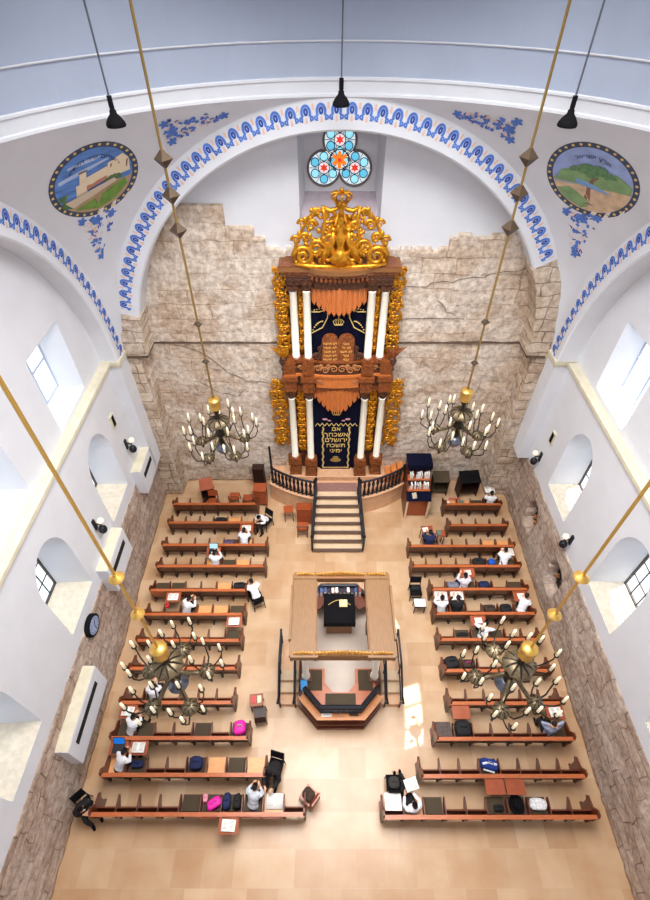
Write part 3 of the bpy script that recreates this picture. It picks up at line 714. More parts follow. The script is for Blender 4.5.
def spray(px, py, up, length, wide, label, seed):
    """painted flowers spreading from a stalk; up points from the narrow end to the wide end"""
    rnd = random.Random(seed); fn = sphere_frame(px, py, up); base = Vector(fn(0, 0)); root = thing('painted_flower_spray', label, 'wall painting', base)
    f0 = lambda u, v, l=0: Vector(fn(u, v, l))-base
    a, b, c_ = MB(), MB(), MB()
    def leaf(m, u, v, t, L_, w_, lift):
        pts = []
        for i in range(10):
            q = 2*PI*i/10; x, y = L_*math.cos(q), w_*math.sin(q); pts.append((u+x*math.cos(t)-y*math.sin(t), v+x*math.sin(t)+y*math.cos(t)))
        poly_on(m, f0, pts, lift)
    for k in range(46):
        h = rnd.random(); v = -length/2+length*h; w_ = wide*(0.15+0.85*h)/2; u = rnd.uniform(-w_, w_)
        leaf(b, u, v, rnd.uniform(0, PI), .075, .016, .004)
        if k % 2: leaf(c_, u+.05, v-.03, rnd.uniform(0, PI), .06, .02, .006)
    for k in range(34):
        h = rnd.random()**.8; v = -length/2+length*h; w_ = wide*(0.15+0.85*h)/2; u = rnd.uniform(-w_, w_)
        for q in range(3): leaf(a, u, v, rnd.uniform(0, PI), .06, .028, .008)
    for u, v, s_ in ((0, length*.36, 1.9), (-wide*.42, length*.42, 1.4), (wide*.42, length*.44, 1.4), (0, -length*.47, 1.3)):
        for q in range(5): leaf(a, u+.05*math.cos(q*1.26), v+.05*math.sin(q*1.26), q*1.26, .062*s_, .03*s_, .010)
    a.build('blue_flowers', M_blue, root); b.build('stems', M_peach, root); c_.build('dark_leaves', M_blue2, root)
spray(-5.95, 13.15, (0, 0, 1), 1.45, 0.95, 'blue flower spray painted below the medallion with the building', 1)
spray(6.68, 13.2, (0, 0, 1), 1.45, 0.95, 'blue flower spray painted below the medallion with the tree', 2)
spray(-3.0, 13.33, (-1, -.35, -.25), 1.5, 0.75, 'blue flower spray lying along the arch beside the left chandelier cable', 3)
spray(3.72, 13.33, (1, -.35, -.25), 1.5, 0.75, 'blue flower spray lying along the arch beside the right chandelier cable', 4)
# ================================================================ platform, steps, railings
def arc_pt(a, r, cx=0.5, cy=17.30):                      # a measured from -y
    return (cx+r*math.sin(a), cy-r*math.cos(a))
PZ = 1.05; PR_ = 4.68
A0, A1 = -0.64, 0.66
def platform():
    t = thing('ark_platform', 'curved stone platform carrying the tall carved ark', 'platform', (0.5, 14.0, 0)); o = Vector((0.5, 14.0, 0))
    NO = [(-.38, 12.72), (-.34, 13.06), (1.34, 13.06), (1.38, 12.72)]
    def arcs(r): a = [arc_pt(A0+(A1-A0)*i/40, r) for i in range(41)]; return [p for p in a if p[0] < -.4]+NO+[p for p in a if p[0] > 1.4]
    pts = arcs(PR_)+[(3.37, YB-.12), (-2.29, YB-.12)]
    m = MB(); m.prism(pts, lambda u, v, w: (u-o.x, v-o.y, w), PZ-.06); m.build('facing', M_plat, t)
    pts = arcs(PR_+.05)+[(3.4, YB-.12), (-2.32, YB-.12)]
    m = MB(); m.prism(pts, lambda u, v, w: (u-o.x, v-o.y, PZ-.06+w), .06); m.build('paving', mat('platform_paving', (206, 160, 124), 0.5, var=.1, scale=5), t)
    m = MB(); m.box(-.84, .84, -.93, -.46, PZ, PZ+.012); m.build('carpet_strip', mat('patterned_carpet', (138, 100, 92), 0.95, var=.5, scale=30), t)
    return t
PLAT = platform()
def steps():
    t = thing('stone_staircase', 'straight flight of pale steps with dark nosings up to the ark', 'stairs', (0.5, 10.8, 0)); n = 7
    for k in range(n):
        y0 = k*.32; y1 = 2.25; w0 = 1.0-.2*k/n; z = PZ*(k+1)/(n+.0)
        s_ = MB(); s_.box(-w0, w0, y0, y0+.32+.02, PZ*k/n if k else 0, z-.03) if k < n-1 else s_.box(-w0, w0, y0, 2.24, PZ*k/n, z-.03)
        so = s_.build('step', M_steps, t)
        d = MB(); d.box(-w0, w0, y0-.03, y0+.1, z-.035, z+.004); d.build('nosing', M_tread, so)
        s2 = MB(); s2.box(-w0, w0, y0+.05, y0+.34, z-.03, z); s2.build('tread', M_steps, so)
    fl = MB(); fl.hexa([(-1.0, .02, 0), (1.0, .02, 0), (.8, 2.2, 0), (-.8, 2.2, 0)], [(-1.0, .02, .02), (1.0, .02, .02), (.8, 2.2, .9), (-.8, 2.2, .9)]); fl.build('stringer', M_steps, t)
    return t
STEPS = steps()
def railing(parent, pts, h, gap, br=1.0):
    """pts: floor path (x,y,z) in world; built as a part of parent"""
    o = Vector(parent.location); P = [Vector(p)-o for p in pts]
    top = MB(); top.tube([p+Vector((0, 0, h)) for p in P], 0.05, 8); top.tube([p+Vector((0, 0, .08)) for p in P], 0.03, 6); t = top.build('railing', M_iron, parent)
    L_ = 0; seg = []
    for a, b in zip(P[:-1], P[1:]): seg.append((L_, a, b)); L_ += (b-a).length
    n = max(2, int(L_/gap)); b = MB(); b.lathe([(.03*br, 0), (.03*br, .12), (.05*br, .2), (.034*br, .3), (.026*br, h*.55), (.05*br, h*.72), (.03*br, h*.86), (.028*br, h)], n=8); bm_ = b.mesh('baluster', M_iron, True)
    for i in range(n+1):
        s_ = L_*i/n; q = [x for x in seg if x[0] <= s_+1e-6][-1]; d = (q[2]-q[1]); p = q[1]+d.normalized()*(s_-q[0])
        x = link('baluster', bm_, t); x.location = p
    for p in (P[0], P[-1]):
        b = MB(); b.lathe([(.05, 0), (.05, h), (.07, h+.02), (.07, h+.06), (.03, h+.10), (.05, h+.15), (.0, h+.2)], c=p, n=8); b.build('post', M_iron, t, True)
    return t
def circ(a0, a1, r, z, n=12): return [arc_pt(a0+(a1-a0)*i/n, r)+(z,) for i in range(n+1)]
railing(PLAT, circ(A0+.02, -.2, PR_-.08, PZ), 0.9, 0.17, 1.4)
railing(PLAT, circ(.2, A1-.02, PR_-.08, PZ), 0.9, 0.17, 1.4)
railing(STEPS, [(-.5, 10.85, .15), (-.36, 12.95, 1.05)], 0.85, 0.4)
railing(STEPS, [(1.5, 10.85, .15), (1.36, 12.95, 1.05)], 0.85, 0.4)
lp = MB(); lx, ly = arc_pt(A0+.01, PR_-.1); lp.tube([(lx-.5, ly+.1-14.0, PZ), (lx-.5, ly+.1-14.0, PZ+2.0)], .045, 8); lp.build('lamp_post', M_iron, PLAT)

# ================================================================ the ark
def ark():
    t = thing('torah_ark', 'tall two-storey carved walnut ark with white columns and a gilded crest', 'ark', (0.42, 13.9, PZ))
    oy, oz = 13.9, 1.0; t.location = (0.437, 13.9, .36); t.scale = (1.04, 1, 1.04)
    def Lz(z): return z-oz
    Y = lambda y: 14.04+(y-13.5)*.55-oy
    # back board
    b = MB(); b.box(-1.65, 1.65, Y(14.25), Y(14.42), .68, Lz(10.3)); b.box(-1.2, -.92, Y(14.0), Y(14.3), .68, Lz(10.2)); b.box(.92, 1.2, Y(14.0), Y(14.3), .68, Lz(10.2))
    b.build('back_board', M_walnut_d, t)
    for s in (-1, 1):
        b = MB(); b.box(min(s*.98, s*1.5), max(s*.98, s*1.5), Y(13.95), Y(14.26), Lz(1.9), Lz(5.9)); b.box(min(s*.98, s*1.4), max(s*.98, s*1.4), Y(13.95), Y(14.26), Lz(7.5), Lz(9.9)); b.build('side_panel', M_walnut_d, t)
    cols = []
    def column(x, y, z0, z1, r):
        m = MB(); h = z1-z0; m.lathe([(r*1.15, 0), (r*1.15, .05), (r, .08), (r*.98, h*.5), (r*.9, h-.08), (r*1.05, h-.05), (r*1.05, h)], n=20)
        o = m.build('column', M_cream, t, True); o.location = (x, Y(y), Lz(z0)); cols.append(o)
        c = MB(); c.box(-r*1.6, r*1.6, -r*1.6, r*1.6, -.1, 0); c.lathe([(r*1.5, 0), (r*1.5, .04), (r*1.2, .07)], n=16); c.build('column_base', M_walnut, o)
        c = MB(); c.lathe([(r*.95, h), (r*1.0, h+.05), (r*1.5, h+.2), (r*1.7, h+.24), (r*1.7, h+.3)], n=16, flute=.08, nf=8); c.build('capital', M_walnut_d, o)
    for s in (-1, 1):
        column(s*1.59, 13.5, 2.72, 5.75, .125); column(s*.97, 13.35, 2.72, 5.78, .125)
        column(s*1.36, 13.5, 7.42, 9.8, .12); column(s*.96, 13.35, 7.45, 9.85, .12)
    # pedestals
    for x, y in ((-1.59, 13.5), (-.97, 13.35), (.97, 13.35), (1.59, 13.5)):
        m = MB(); w = .24
        m.box(x-w, x+w, Y(y)-w, Y(y)+w, .88, .98); m.box(x-w+.05, x+w-.05, Y(y)-w+.05, Y(y)+w-.05, .98, Lz(2.45)); m.box(x-w, x+w, Y(y)-w, Y(y)+w, Lz(2.45), Lz(2.53)); m.box(x-w+.02, x+w-.02, Y(y)-w+.02, Y(y)+w-.02, Lz(2.53), Lz(2.62))
        m.box(x-w+.1, x+w-.1, Y(y)-w+.035, Y(y)-w+.06, 1.02, Lz(2.3)); m.build('pedestal', M_walnut, t)
    m = MB(); m.box(-1.3, 1.3, Y(13.95), Y(14.3), .68, .95); m.box(-.72, .72, Y(13.5), Y(14.0), .68, .76); m.box(-1.9, 1.9, Y(14.05), Y(14.4), .68, 1.4); m.build('plinth', M_walnut, t)
    m = MB(); m.box(-2.0, 2.0, Y(13.35)-.3, Y(14.4), .68, .88); m.build('dais', MATS['platform_paving'], t)
    # curtains
    def curtain(z0, z1, hw, y, folds, name='curtain', mt=M_navy):
        m = MB(); n = 60; vs = []; K = 8
        for k in range(K+1):
            for i in range(n+1):
                u = -hw+2*hw*i/n; vs.append((u, Y(y)+.035*math.sin(folds*u/hw*PI), Lz(z1)+(Lz(z0)-Lz(z1))*k/K))
        m.add(vs, [(k*(n+1)+i, k*(n+1)+i+1, (k+1)*(n+1)+i+1, (k+1)*(n+1)+i) for k in range(K) for i in range(n)])
        return m.build(name, mt, t, True)
    cu = curtain(7.3, 9.95, .84, 13.86, 5); cl = curtain(1.78, 6.1, .84, 13.78, 4)
    m = MB(); m.box(-.6, .6, Y(13.66), Y(13.70), Lz(1.85), Lz(4.35)); fp = m.build('embroidered_panel', M_navy, t)
    g = MB(); fy = Y(13.645)
    for k in range(26):
        z = Lz(1.98)+k*(4.2-1.98)/25
        for s in (-1, 1):
            g.ball((s*(.5+.02*math.sin(k*1.5)), fy, z), .035, .01, .045, 6, 4)
    for k in range(12): g.ball((-.46+.92*k/11, fy, Lz(1.98)), .045, .01, .03, 6, 4)
    for k in range(10):
        u = -.78+1.56*k/9
        if k < 9: g.tube([(u, fy, Lz(4.28)), (u+.087, fy, Lz(4.42)), (u+.173, fy, Lz(4.28))], .018, 5)
    g.build('gold_border', M_gold_f, fp)
    m = MB()
    for x, z, s in ((-.42, 4.62, 1), (.42, 4.62, -1)):
        m.ball((x, fy, Lz(z)), .1, .012, .05, 8, 5); m.ball((x+s*.16, fy, Lz(z-.07)), .07, .012, .035, 8, 5)
    for k in range(5): m.ball((-.3+.15*k, fy, Lz(1.98)), .03, .012, .02, 6, 4)
    m.build('pink_flowers', mat('pink_thread', (206, 150, 160), .7), fp)
    H = lambda *c: ''.join(chr(0x5d0+x) for x in c)[::-1]
    # im / eshkachech / yerushalayim / tishkach / yemini
    lines = [(H(0, 12), 4.06, .24), (H(0, 25, 11, 7, 10), 3.76, .26), (H(9, 24, 5, 25, 11, 13), 3.47, .26), (H(26, 25, 11, 7), 3.18, .25), (H(9, 14, 9, 15, 9), 2.90, .25)]
    lines = [('\u05dd\u05d0', 4.04, .25), ('\u05da\u05d7\u05db\u05e9\u05d0', 3.74, .27), ('\u05dd\u05dc\u05e9\u05d5\u05e8\u05d9', 3.45, .27), ('\u05d7\u05db\u05e9\u05ea', 3.16, .26), ('\u05d9\u05e0\u05d9\u05de\u05d9', 2.87, .25)]
    for body, z, size in lines:
        me = text_mesh(body, size*1.12, 'lettering', M_gold_f, .008); me.transform(Matrix.Translation((0, fy-.005, Lz(z)))); link('lettering', me, fp)
    m = MB(); m.ball((0, fy, Lz(2.42)), .22, .012, .12, 12, 6); m.ball((0, fy, Lz(2.58)), .12, .012, .06, 10, 5); m.build('emblem', mat('old_gold_thread', (150, 122, 62), .6), fp)
    for cz, yy, par in ((8.62, 13.80, cu), (4.9, 13.70, fp)):
        m = MB(); m.tube([(-.12, Y(yy), Lz(cz)-.08), (.12, Y(yy), Lz(cz)-.08)], .025, 6)
        for k in range(5):
            u = -.14+.07*k; m.tube([(u*.85, Y(yy), Lz(cz)-.08), (u*1.2, Y(yy), Lz(cz)+.04), (u*.5, Y(yy), Lz(cz)+.12)], .016, 5)
        m.ball((0, Y(yy), Lz(cz)+.16), .025, n=6, k=4); m.build('embroidered_crown', M_gold_f, par)
    # drapes with gold edge on the upper curtain
    for s in (-1, 1):
        m = MB(); m.tube([(s*.84, Y(13.78), Lz(9.0)), (s*.6, Y(13.78), Lz(9.0)), (s*.34, Y(13.78), Lz(9.08)), (s*.34, Y(13.78), Lz(8.8)), (s*.5, Y(13.78), Lz(8.45)), (s*.84, Y(13.78), Lz(8.25))], .018, 6)
        for k in range(7): q = k/6; m.ball((s*(.5+.3*q), Y(13.78), Lz(8.72-.3*q*q-.05)), .03, .012, .025, 6, 4)
        for k in range(6): m.ball((s*(.35+.08*k), Y(13.78), Lz(9.16-.02*k)), .03, .012, .02, 6, 4)
        m.build('gold_trim', M_gold_f, cu)
    # hanging wooden valance strips
    def valance(zt, y, hw, n, z_lo, z_mid):
        for k in range(n):
            u = -hw+2*hw*(k+.5)/n; w = hw/n*.98; q = 1-abs(u/hw); zb = z_mid+(z_lo-z_mid)*min(1, q*1.5); yy = Y(y)-.22*q
            m = MB(); m.prism([(u-w, Lz(zt)), (u+w, Lz(zt)), (u+w, Lz(zb)+.14), (u, Lz(zb)), (u-w, Lz(zb)+.14)], lambda a, b, c: (a, yy+c, b), .05)
            m.tube([(u, yy-.01, Lz(zt)), (u, yy-.01, Lz(zb)+.08)], .035, 6); m.build('valance_strip', M_amber, t)
    valance(9.95, 13.55, .82, 11, 9.0, 9.35); valance(6.15, 13.5, .84, 11, 5.15, 5.75)
    # carved entablatures: mid level
    def bow(z0, z1, hw, yb, ys, bulge, mt, name, n=24, par=t, y_in=14.2):
        """swelling front: straight wings then a bow in the middle"""
        m = MB(); pts = []
        for i in range(n+1):
            u = -hw+2*hw*i/n; q = max(0, 1-(u/.85)**2) if abs(u) < .85 else 0; pts.append((u, Y(ys)-bulge*math.sqrt(q)))
        pts += [(hw, Y(y_in)), (-hw, Y(y_in))]
        m.prism(pts, lambda u, v, w: (u, v, Lz(z0)+w), z1-z0); return m.build(name, mt, par)
    bow(6.80, 6.88, 1.78, 0, 13.16, .14, M_amber, 'mid_cornice'); bow(6.3, 6.8, 1.62, 0, 13.38, .1, M_walnut_d, 'mid_frieze'); bow(6.34, 6.78, .72, 0, 13.26, .14, M_amber, 'apron'); bow(6.12, 6.3, 1.6, 0, 13.3, .06, M_walnut, 'mid_architrave')
    bow(6.88, 7.34, 1.66, 0, 13.28, .12, M_walnut_d, 'balustrade'); bow(7.34, 7.4, 1.7, 0, 13.24, .12, M_walnut, 'balustrade_rail')
    for s in (-1, 1):
        for x, y in ((1.59, 13.32), (.97, 13.2)):
            m = MB(); x_ = s*x; m.box(x_-.26, x_+.26, Y(y)-.18, Y(14.0), Lz(6.62), Lz(6.80)); m.box(x_-.2, x_+.2, Y(y)-.12, Y(14.0), Lz(6.15), Lz(6.62))
            m.hexa([(x_-.12, Y(y)-.0, Lz(5.95)), (x_+.12, Y(y)-.0, Lz(5.95)), (x_+.12, Y(y)+.3, Lz(5.95)), (x_-.12, Y(y)+.3, Lz(5.95))], [(x_-.2, Y(y)-.12, Lz(6.15)), (x_+.2, Y(y)-.12, Lz(6.15)), (x_+.2, Y(y)+.4, Lz(6.15)), (x_-.2, Y(y)+.4, Lz(6.15))])
            m.build('bracket', M_walnut, t)
            m = MB(); m.box(x_-.2, x_+.2, Y(y)-.1, Y(14.0), Lz(6.88), Lz(7.38)); m.box(x_-.14, x_+.14, Y(y)-.115, Y(y)-.1, Lz(6.95), Lz(7.3)); m.build('column_block', M_walnut, t)
    def scroll(m, c, r, turns, rad, flip=1, y=0, plane='xz'):
        pts = []; n = int(16*turns)
        for i in range(n+1):
            q = i/n; a = 2*PI*turns*q; rr = r*(1-q*.85); pts.append((c[0]+flip*rr*math.cos(a), y, c[1]+rr*math.sin(a)))
        m.tube(pts, [rad*(1-.5*i/n) for i in range(n+1)], 6)
    m = MB()
    for s in (-1, 1):
        for u, z, r in ((.14, 7.14, .15), (.42, 7.08, .14), (.66, 7.14, .12), (.3, 7.24, .07), (.54, 7.24, .06), (.98, 7.12, .1), (1.22, 7.12, .1), (1.46, 7.12, .1)):
            scroll(m, (s*u, Lz(z)), r, 1.5, .028, s, Y(13.24)-(.135*math.sqrt(max(0, 1-(u/.85)**2))))
        for u, z in ((.5, 6.55), (.62, 6.62)): scroll(m, (s*u, Lz(z)), .07, 1.3, .02, s, Y(13.2)-.1)
    m.build('carved_scrolls', mat('carved_light_walnut', (172, 112, 66), .4, var=.3, scale=12, bump=.4), t)
    # tablets
    m = MB(); 
    def tab(x0): return [(x0-.26, Lz(7.3)), (x0+.26, Lz(7.3)), (x0+.26, Lz(8.1))]+[(x0+.26*math.cos(PI*i/10), Lz(8.1)+.24*math.sin(PI*i/10)) for i in range(1, 10)]+[(x0-.26, Lz(8.1))]
    for x0 in (-.26, .26): m.prism(tab(x0), lambda u, v, w: (u, Y(13.15)+w+(v-Lz(7.3))*.12, v), .08)
    tb = m.build('commandment_tablets', M_walnut, t)
    rows = ['\u05d0\u05e0\u05db\u05d9', '\u05dc\u05d0 \u05d9\u05d4\u05d9', '\u05dc\u05d0 \u05ea\u05e9\u05d0', '\u05d6\u05db\u05d5\u05e8', '\u05db\u05d1\u05d3']
    rows2 = ['\u05dc\u05d0 \u05ea\u05e8\u05e6\u05d7', '\u05dc\u05d0 \u05ea\u05e0\u05d0\u05e3', '\u05dc\u05d0 \u05ea\u05d2\u05e0\u05d1', '\u05dc\u05d0 \u05ea\u05e2\u05e0\u05d4', '\u05dc\u05d0 \u05ea\u05d7\u05de\u05d3']
    for x0, rr in ((.26, rows), (-.26, rows2)):
        for k, w_ in enumerate(rr):
            me = text_mesh(w_[::-1], .115, 'lettering', mat('tablet_gilt_letters', (236, 180, 92), .5), .006); zz = Lz(7.98)-k*.14; me.transform(Matrix.Translation((x0, Y(13.145)+(zz-Lz(7.3))*.12, zz))); link('lettering', me, tb)
    m = MB()
    for s in (-1, 1):
        scroll(m, (s*.66, Lz(7.55)), .15, 1.5, .045, s, Y(13.25)); scroll(m, (s*.58, Lz(7.85)), .09, 1.3, .03, -s, Y(13.25)); m.tube([(s*.52, Y(13.25), Lz(7.3)), (s*.6, Y(13.25), Lz(7.7)), (s*.52, Y(13.22), Lz(8.05))], [.06, .05, .02], 6)
    m.build('tablet_scrolls', M_walnut_d, t)
    # upper entablature
    bow(10.42, 10.56, 1.74, 0, 13.2, .26, M_oak_x, 'top_cornice', y_in=14.4); bow(10.3, 10.42, 1.62, 0, 13.3, .22, M_walnut, 'top_moulding'); bow(9.9, 10.3, .9, 0, 13.5, .2, M_walnut_d, 'upper_frieze')
    m = MB(); m.prism([(-1.74, Y(13.2)), (1.74, Y(13.2)), (1.56, Y(14.45)), (-1.56, Y(14.45))], lambda u, v, w: (u, v, Lz(10.56)+w), .03); m.build('top_board', M_walnut, t)
    for s in (-1, 1):
        m = MB(); xx = sorted((s*.8, s*1.55)); m.box(xx[0], xx[1], Y(13.28), Y(14.2), Lz(9.98), Lz(10.32)); m.box(xx[0]+.04, xx[1]-.04, Y(13.24), Y(13.3), Lz(10.03), Lz(10.28))
        for x in (.96, 1.36): m.box(s*x-.17, s*x+.17, Y(13.2), Y(13.7), Lz(9.84), Lz(9.98))
        for k in range(4): scroll(m, (s*(.92+.17*k), Lz(10.15)), .07, 1.3, .02, s, Y(13.22))
        m.build('corner_block', M_walnut_d, t)
    m = MB()
    for k in range(13): u = -.78+.13*k; m.ball((u, Y(13.34)-.22*math.sqrt(max(0, 1-(u/.85)**2)), Lz(10.22)), .05, .04, .07, 6, 4)
    m.build('carved_drops', M_walnut, t)
    # gilded side wings
    rnd = random.Random(4)
    def wing(s, z0, z1, x0, x1, y, name, st=.26):
        m = MB(); n = int((z1-z0)/st)
        for k in range(n):
            z = z0+(z1-z0)*(k+.5)/n; xm = (x0+x1)/2; hw = (x1-x0)/2*(.8+.2*math.sin(k*1.9))
            scroll(m, (s*(xm-.15*hw), Lz(z)), hw*.75, 1.6, .042, s*(1 if k % 2 else -1), Y(y)); scroll(m, (s*(xm+.55*hw), Lz(z)+.08), hw*.42, 1.3, .034, -s, Y(y)-.02)
            m.ball((s*(xm-.6*hw), Y(y), Lz(z)+.1), .07, .04, .05, 6, 4); m.ball((s*(xm+.2*hw), Y(y)-.03, Lz(z)), .06, .04, .08, 6, 4)
        for ph, amp, rr_ in ((0, .42, .045), (2.1, .3, .035), (4.0, .36, .035)):
            N_ = int((z1-z0)*9); m.tube([(s*((x0+x1)/2+amp*(x1-x0)*math.sin(i*.62+ph)), Y(y)+.015, Lz(z0)+(z1-z0)*i/N_) for i in range(N_+1)], rr_, 6)
        for k in range(int((z1-z0)*11)):
            m.ball((s*rnd.uniform(x0+.04, x1-.04), Y(y), Lz(z0)+rnd.uniform(0, z1-z0)), rnd.uniform(.03, .055), .04, rnd.uniform(.04, .08), 6, 4, Matrix.Rotation(rnd.uniform(-1.2, 1.2), 3, 'Y'))
        m.tube([(s*x0, Y(y)+.02, Lz(z0)), (s*x0, Y(y)+.02, Lz(z1))], .035, 6); m.build(name, M_gold, t, True)
    for s in (-1, 1):
        wing(s, 3.1, 6.35, 1.72, 2.42, 13.95, 'gilded_wing', .46); wing(s, 7.35, 10.4, 1.46, 2.0, 13.95, 'gilded_wing', .36)
        wing(s, 2.9, 6.0, 1.1, 1.46, 13.78, 'gilded_lattice'); wing(s, 7.5, 9.8, 1.06, 1.26, 13.8, 'gilded_lattice')
    # vases at the ends of the mid cornice
    for s in (-1, 1):
        m = MB(); m.lathe([(.1, 0), (.07, .05), (.06, .12), (.13, .28), (.15, .36), (.1, .42), (.12, .46)], c=(s*1.78, Y(13.35), Lz(7.0)), n=12); v = m.build('vase', M_walnut_d, t, True)
        m = MB()
        for k in range(6): a = -.6+.24*k; m.tube([(s*1.78, Y(13.35), Lz(7.4)), (s*(1.78+.25*a), Y(13.3), Lz(7.7)), (s*(1.78+.5*a+.12), Y(13.25), Lz(7.95))], [.02, .06, .005], 6)
        m.build('vase_leaves', M_gold if s < 0 else M_walnut, v)
    # the gilded crest
    cr_ = MB(); y = Y(13.22); B = 10.6
    cx = lambda u, v: (u, y, Lz(B)+v)
    def S(c, r, tn, rad, fl=1): scroll(cr_, (c[0], Lz(B)+c[1]), r, tn, rad, fl, y)
    for s in (-1, 1):
        S((s*1.0, .28), .28, 1.7, .085, s); S((s*.66, .52), .22, 1.5, .07, -s); S((s*.95, .78), .15, 1.3, .06, s); S((s*.78, 1.12), .15, 1.4, .06, -s); S((s*.55, 1.38), .14, 1.3, .055, s)
        S((s*.36, .3), .22, 1.5, .07, s); S((s*.3, .72), .18, 1.4, .06, -s); S((s*.34, 1.08), .15, 1.3, .05, s)
        cr_.tube([cx(s*1.28, .1), cx(s*1.25, .5), cx(s*1.05, .95), cx(s*.88, 1.3), cx(s*.62, 1.55), cx(s*.42, 1.45)], [.05, .035, .05, .035, .05, .03], 7); S((s*1.2, .72), .13, 1.3, .05, s); S((s*1.02, 1.16), .12, 1.3, .045, s)
        cr_.tube([cx(s*1.3, .08), cx(s*.9, .0), cx(s*.5, -.02), cx(0, -.06)], [.05, .08, .08, .09], 7)
        cr_.tube([cx(s*.45, .35), cx(s*.5, .8), cx(s*.42, 1.2), cx(s*.48, 1.6)], [.06, .04, .05, .05], 7)
        cr_.tube([cx(s*.48, 1.58), cx(s*.3, 1.48), cx(s*.15, 1.52), cx(0, 1.62)], [.05, .07, .06, .05], 7)
        for u, v, r in ((1.1, .9, .07), (.95, 1.25, .08), (.7, 1.5, .07), (1.2, .6, .06), (.55, .15, .07), (.8, .1, .06), (.6, .95, .05), (.2, .15, .07)): cr_.ball(cx(s*u, v), r, .05, r*1.2, 7, 5)
        # lion-like supporters as curled bodies
        cr_.tube([cx(s*.5, .15), cx(s*.38, .45), cx(s*.22, .7), cx(s*.2, .95)], [.08, .12, .09, .06], 8); cr_.ball(cx(s*.2, 1.0), .08, .08, .08, 8, 6)
    cr_.lathe([(.1, 0), (.2, .08), (.26, .2), (.26, .34), (.16, .42), (.08, .52), (.12, .62), (.16, .8), (.08, .95), (.05, 1.1), (.1, 1.25), (.05, 1.4)], c=cx(0, 0), n=16, flute=.1, nf=8, sy=.6)
    rc = random.Random(11)
    for s in (-1, 1):
        for k in range(60):
            v = rc.uniform(.05, 1.5); umax = 1.27-.5*max(0, v-.5); u = rc.uniform(.12, umax)
            if rc.random() < .35 and .6 < v < 1.2 and u > .5: continue
            cr_.ball(cx(s*u, v), rc.uniform(.035, .075), .05, rc.uniform(.05, .11), 6, 4, Matrix.Rotation(rc.uniform(-1, 1), 3, 'Y'))
    cr_.prism([(-.26, .25), (.26, .25), (.34, .9), (.3, 1.3), (0, 1.45), (-.3, 1.3), (-.34, .9)], lambda u, v, w: (u, y+.03+w, Lz(B)+v), .03)
    cr_.tube([cx(0, 1.35), cx(0, 1.62)], .07, 8); crest = cr_.build('gilded_crest', M_gold, t, True)
    k_ = MB(); b = cx(0, 1.62); k_.lathe([(.14, 0), (.17, .03), (.15, .06), (.17, .08)], c=b, n=16)
    for i in range(8):
        a = 2*PI*i/8; c, s_ = math.cos(a), math.sin(a)
        k_.tube([(b[0]+.16*c, b[1]+.16*s_, b[2]+.08), (b[0]+.27*c, b[1]+.27*s_, b[2]+.2), (b[0]+.2*c, b[1]+.2*s_, b[2]+.3), (b[0], b[1], b[2]+.3)], .028, 5); k_.ball((b[0]+.24*c, b[1]+.24*s_, b[2]+.27), .04, n=6, k=4)
    k_.ball((b[0], b[1], b[2]+.36), .06, n=8, k=6); k_.build('crown', M_gold, crest, True)
    return t
ark()
# lamp hanging between the storeys is left out of reach: short wooden ladder steps to the right of the ark
def side_steps():
    t = thing('wooden_steps', 'small orange wooden steps on the platform beside the ark', 'steps', (2.78, 13.85, PZ), 0.0)
    for k in range(4):
        b = MB(); b.box(-.5+.24*k, -.27+.24*k, -.3, .3, 0, .2+.16*k); b.build('step', mat('orange_step_wood', (198, 118, 60), .45, var=.15, scale=5), t)
side_steps()
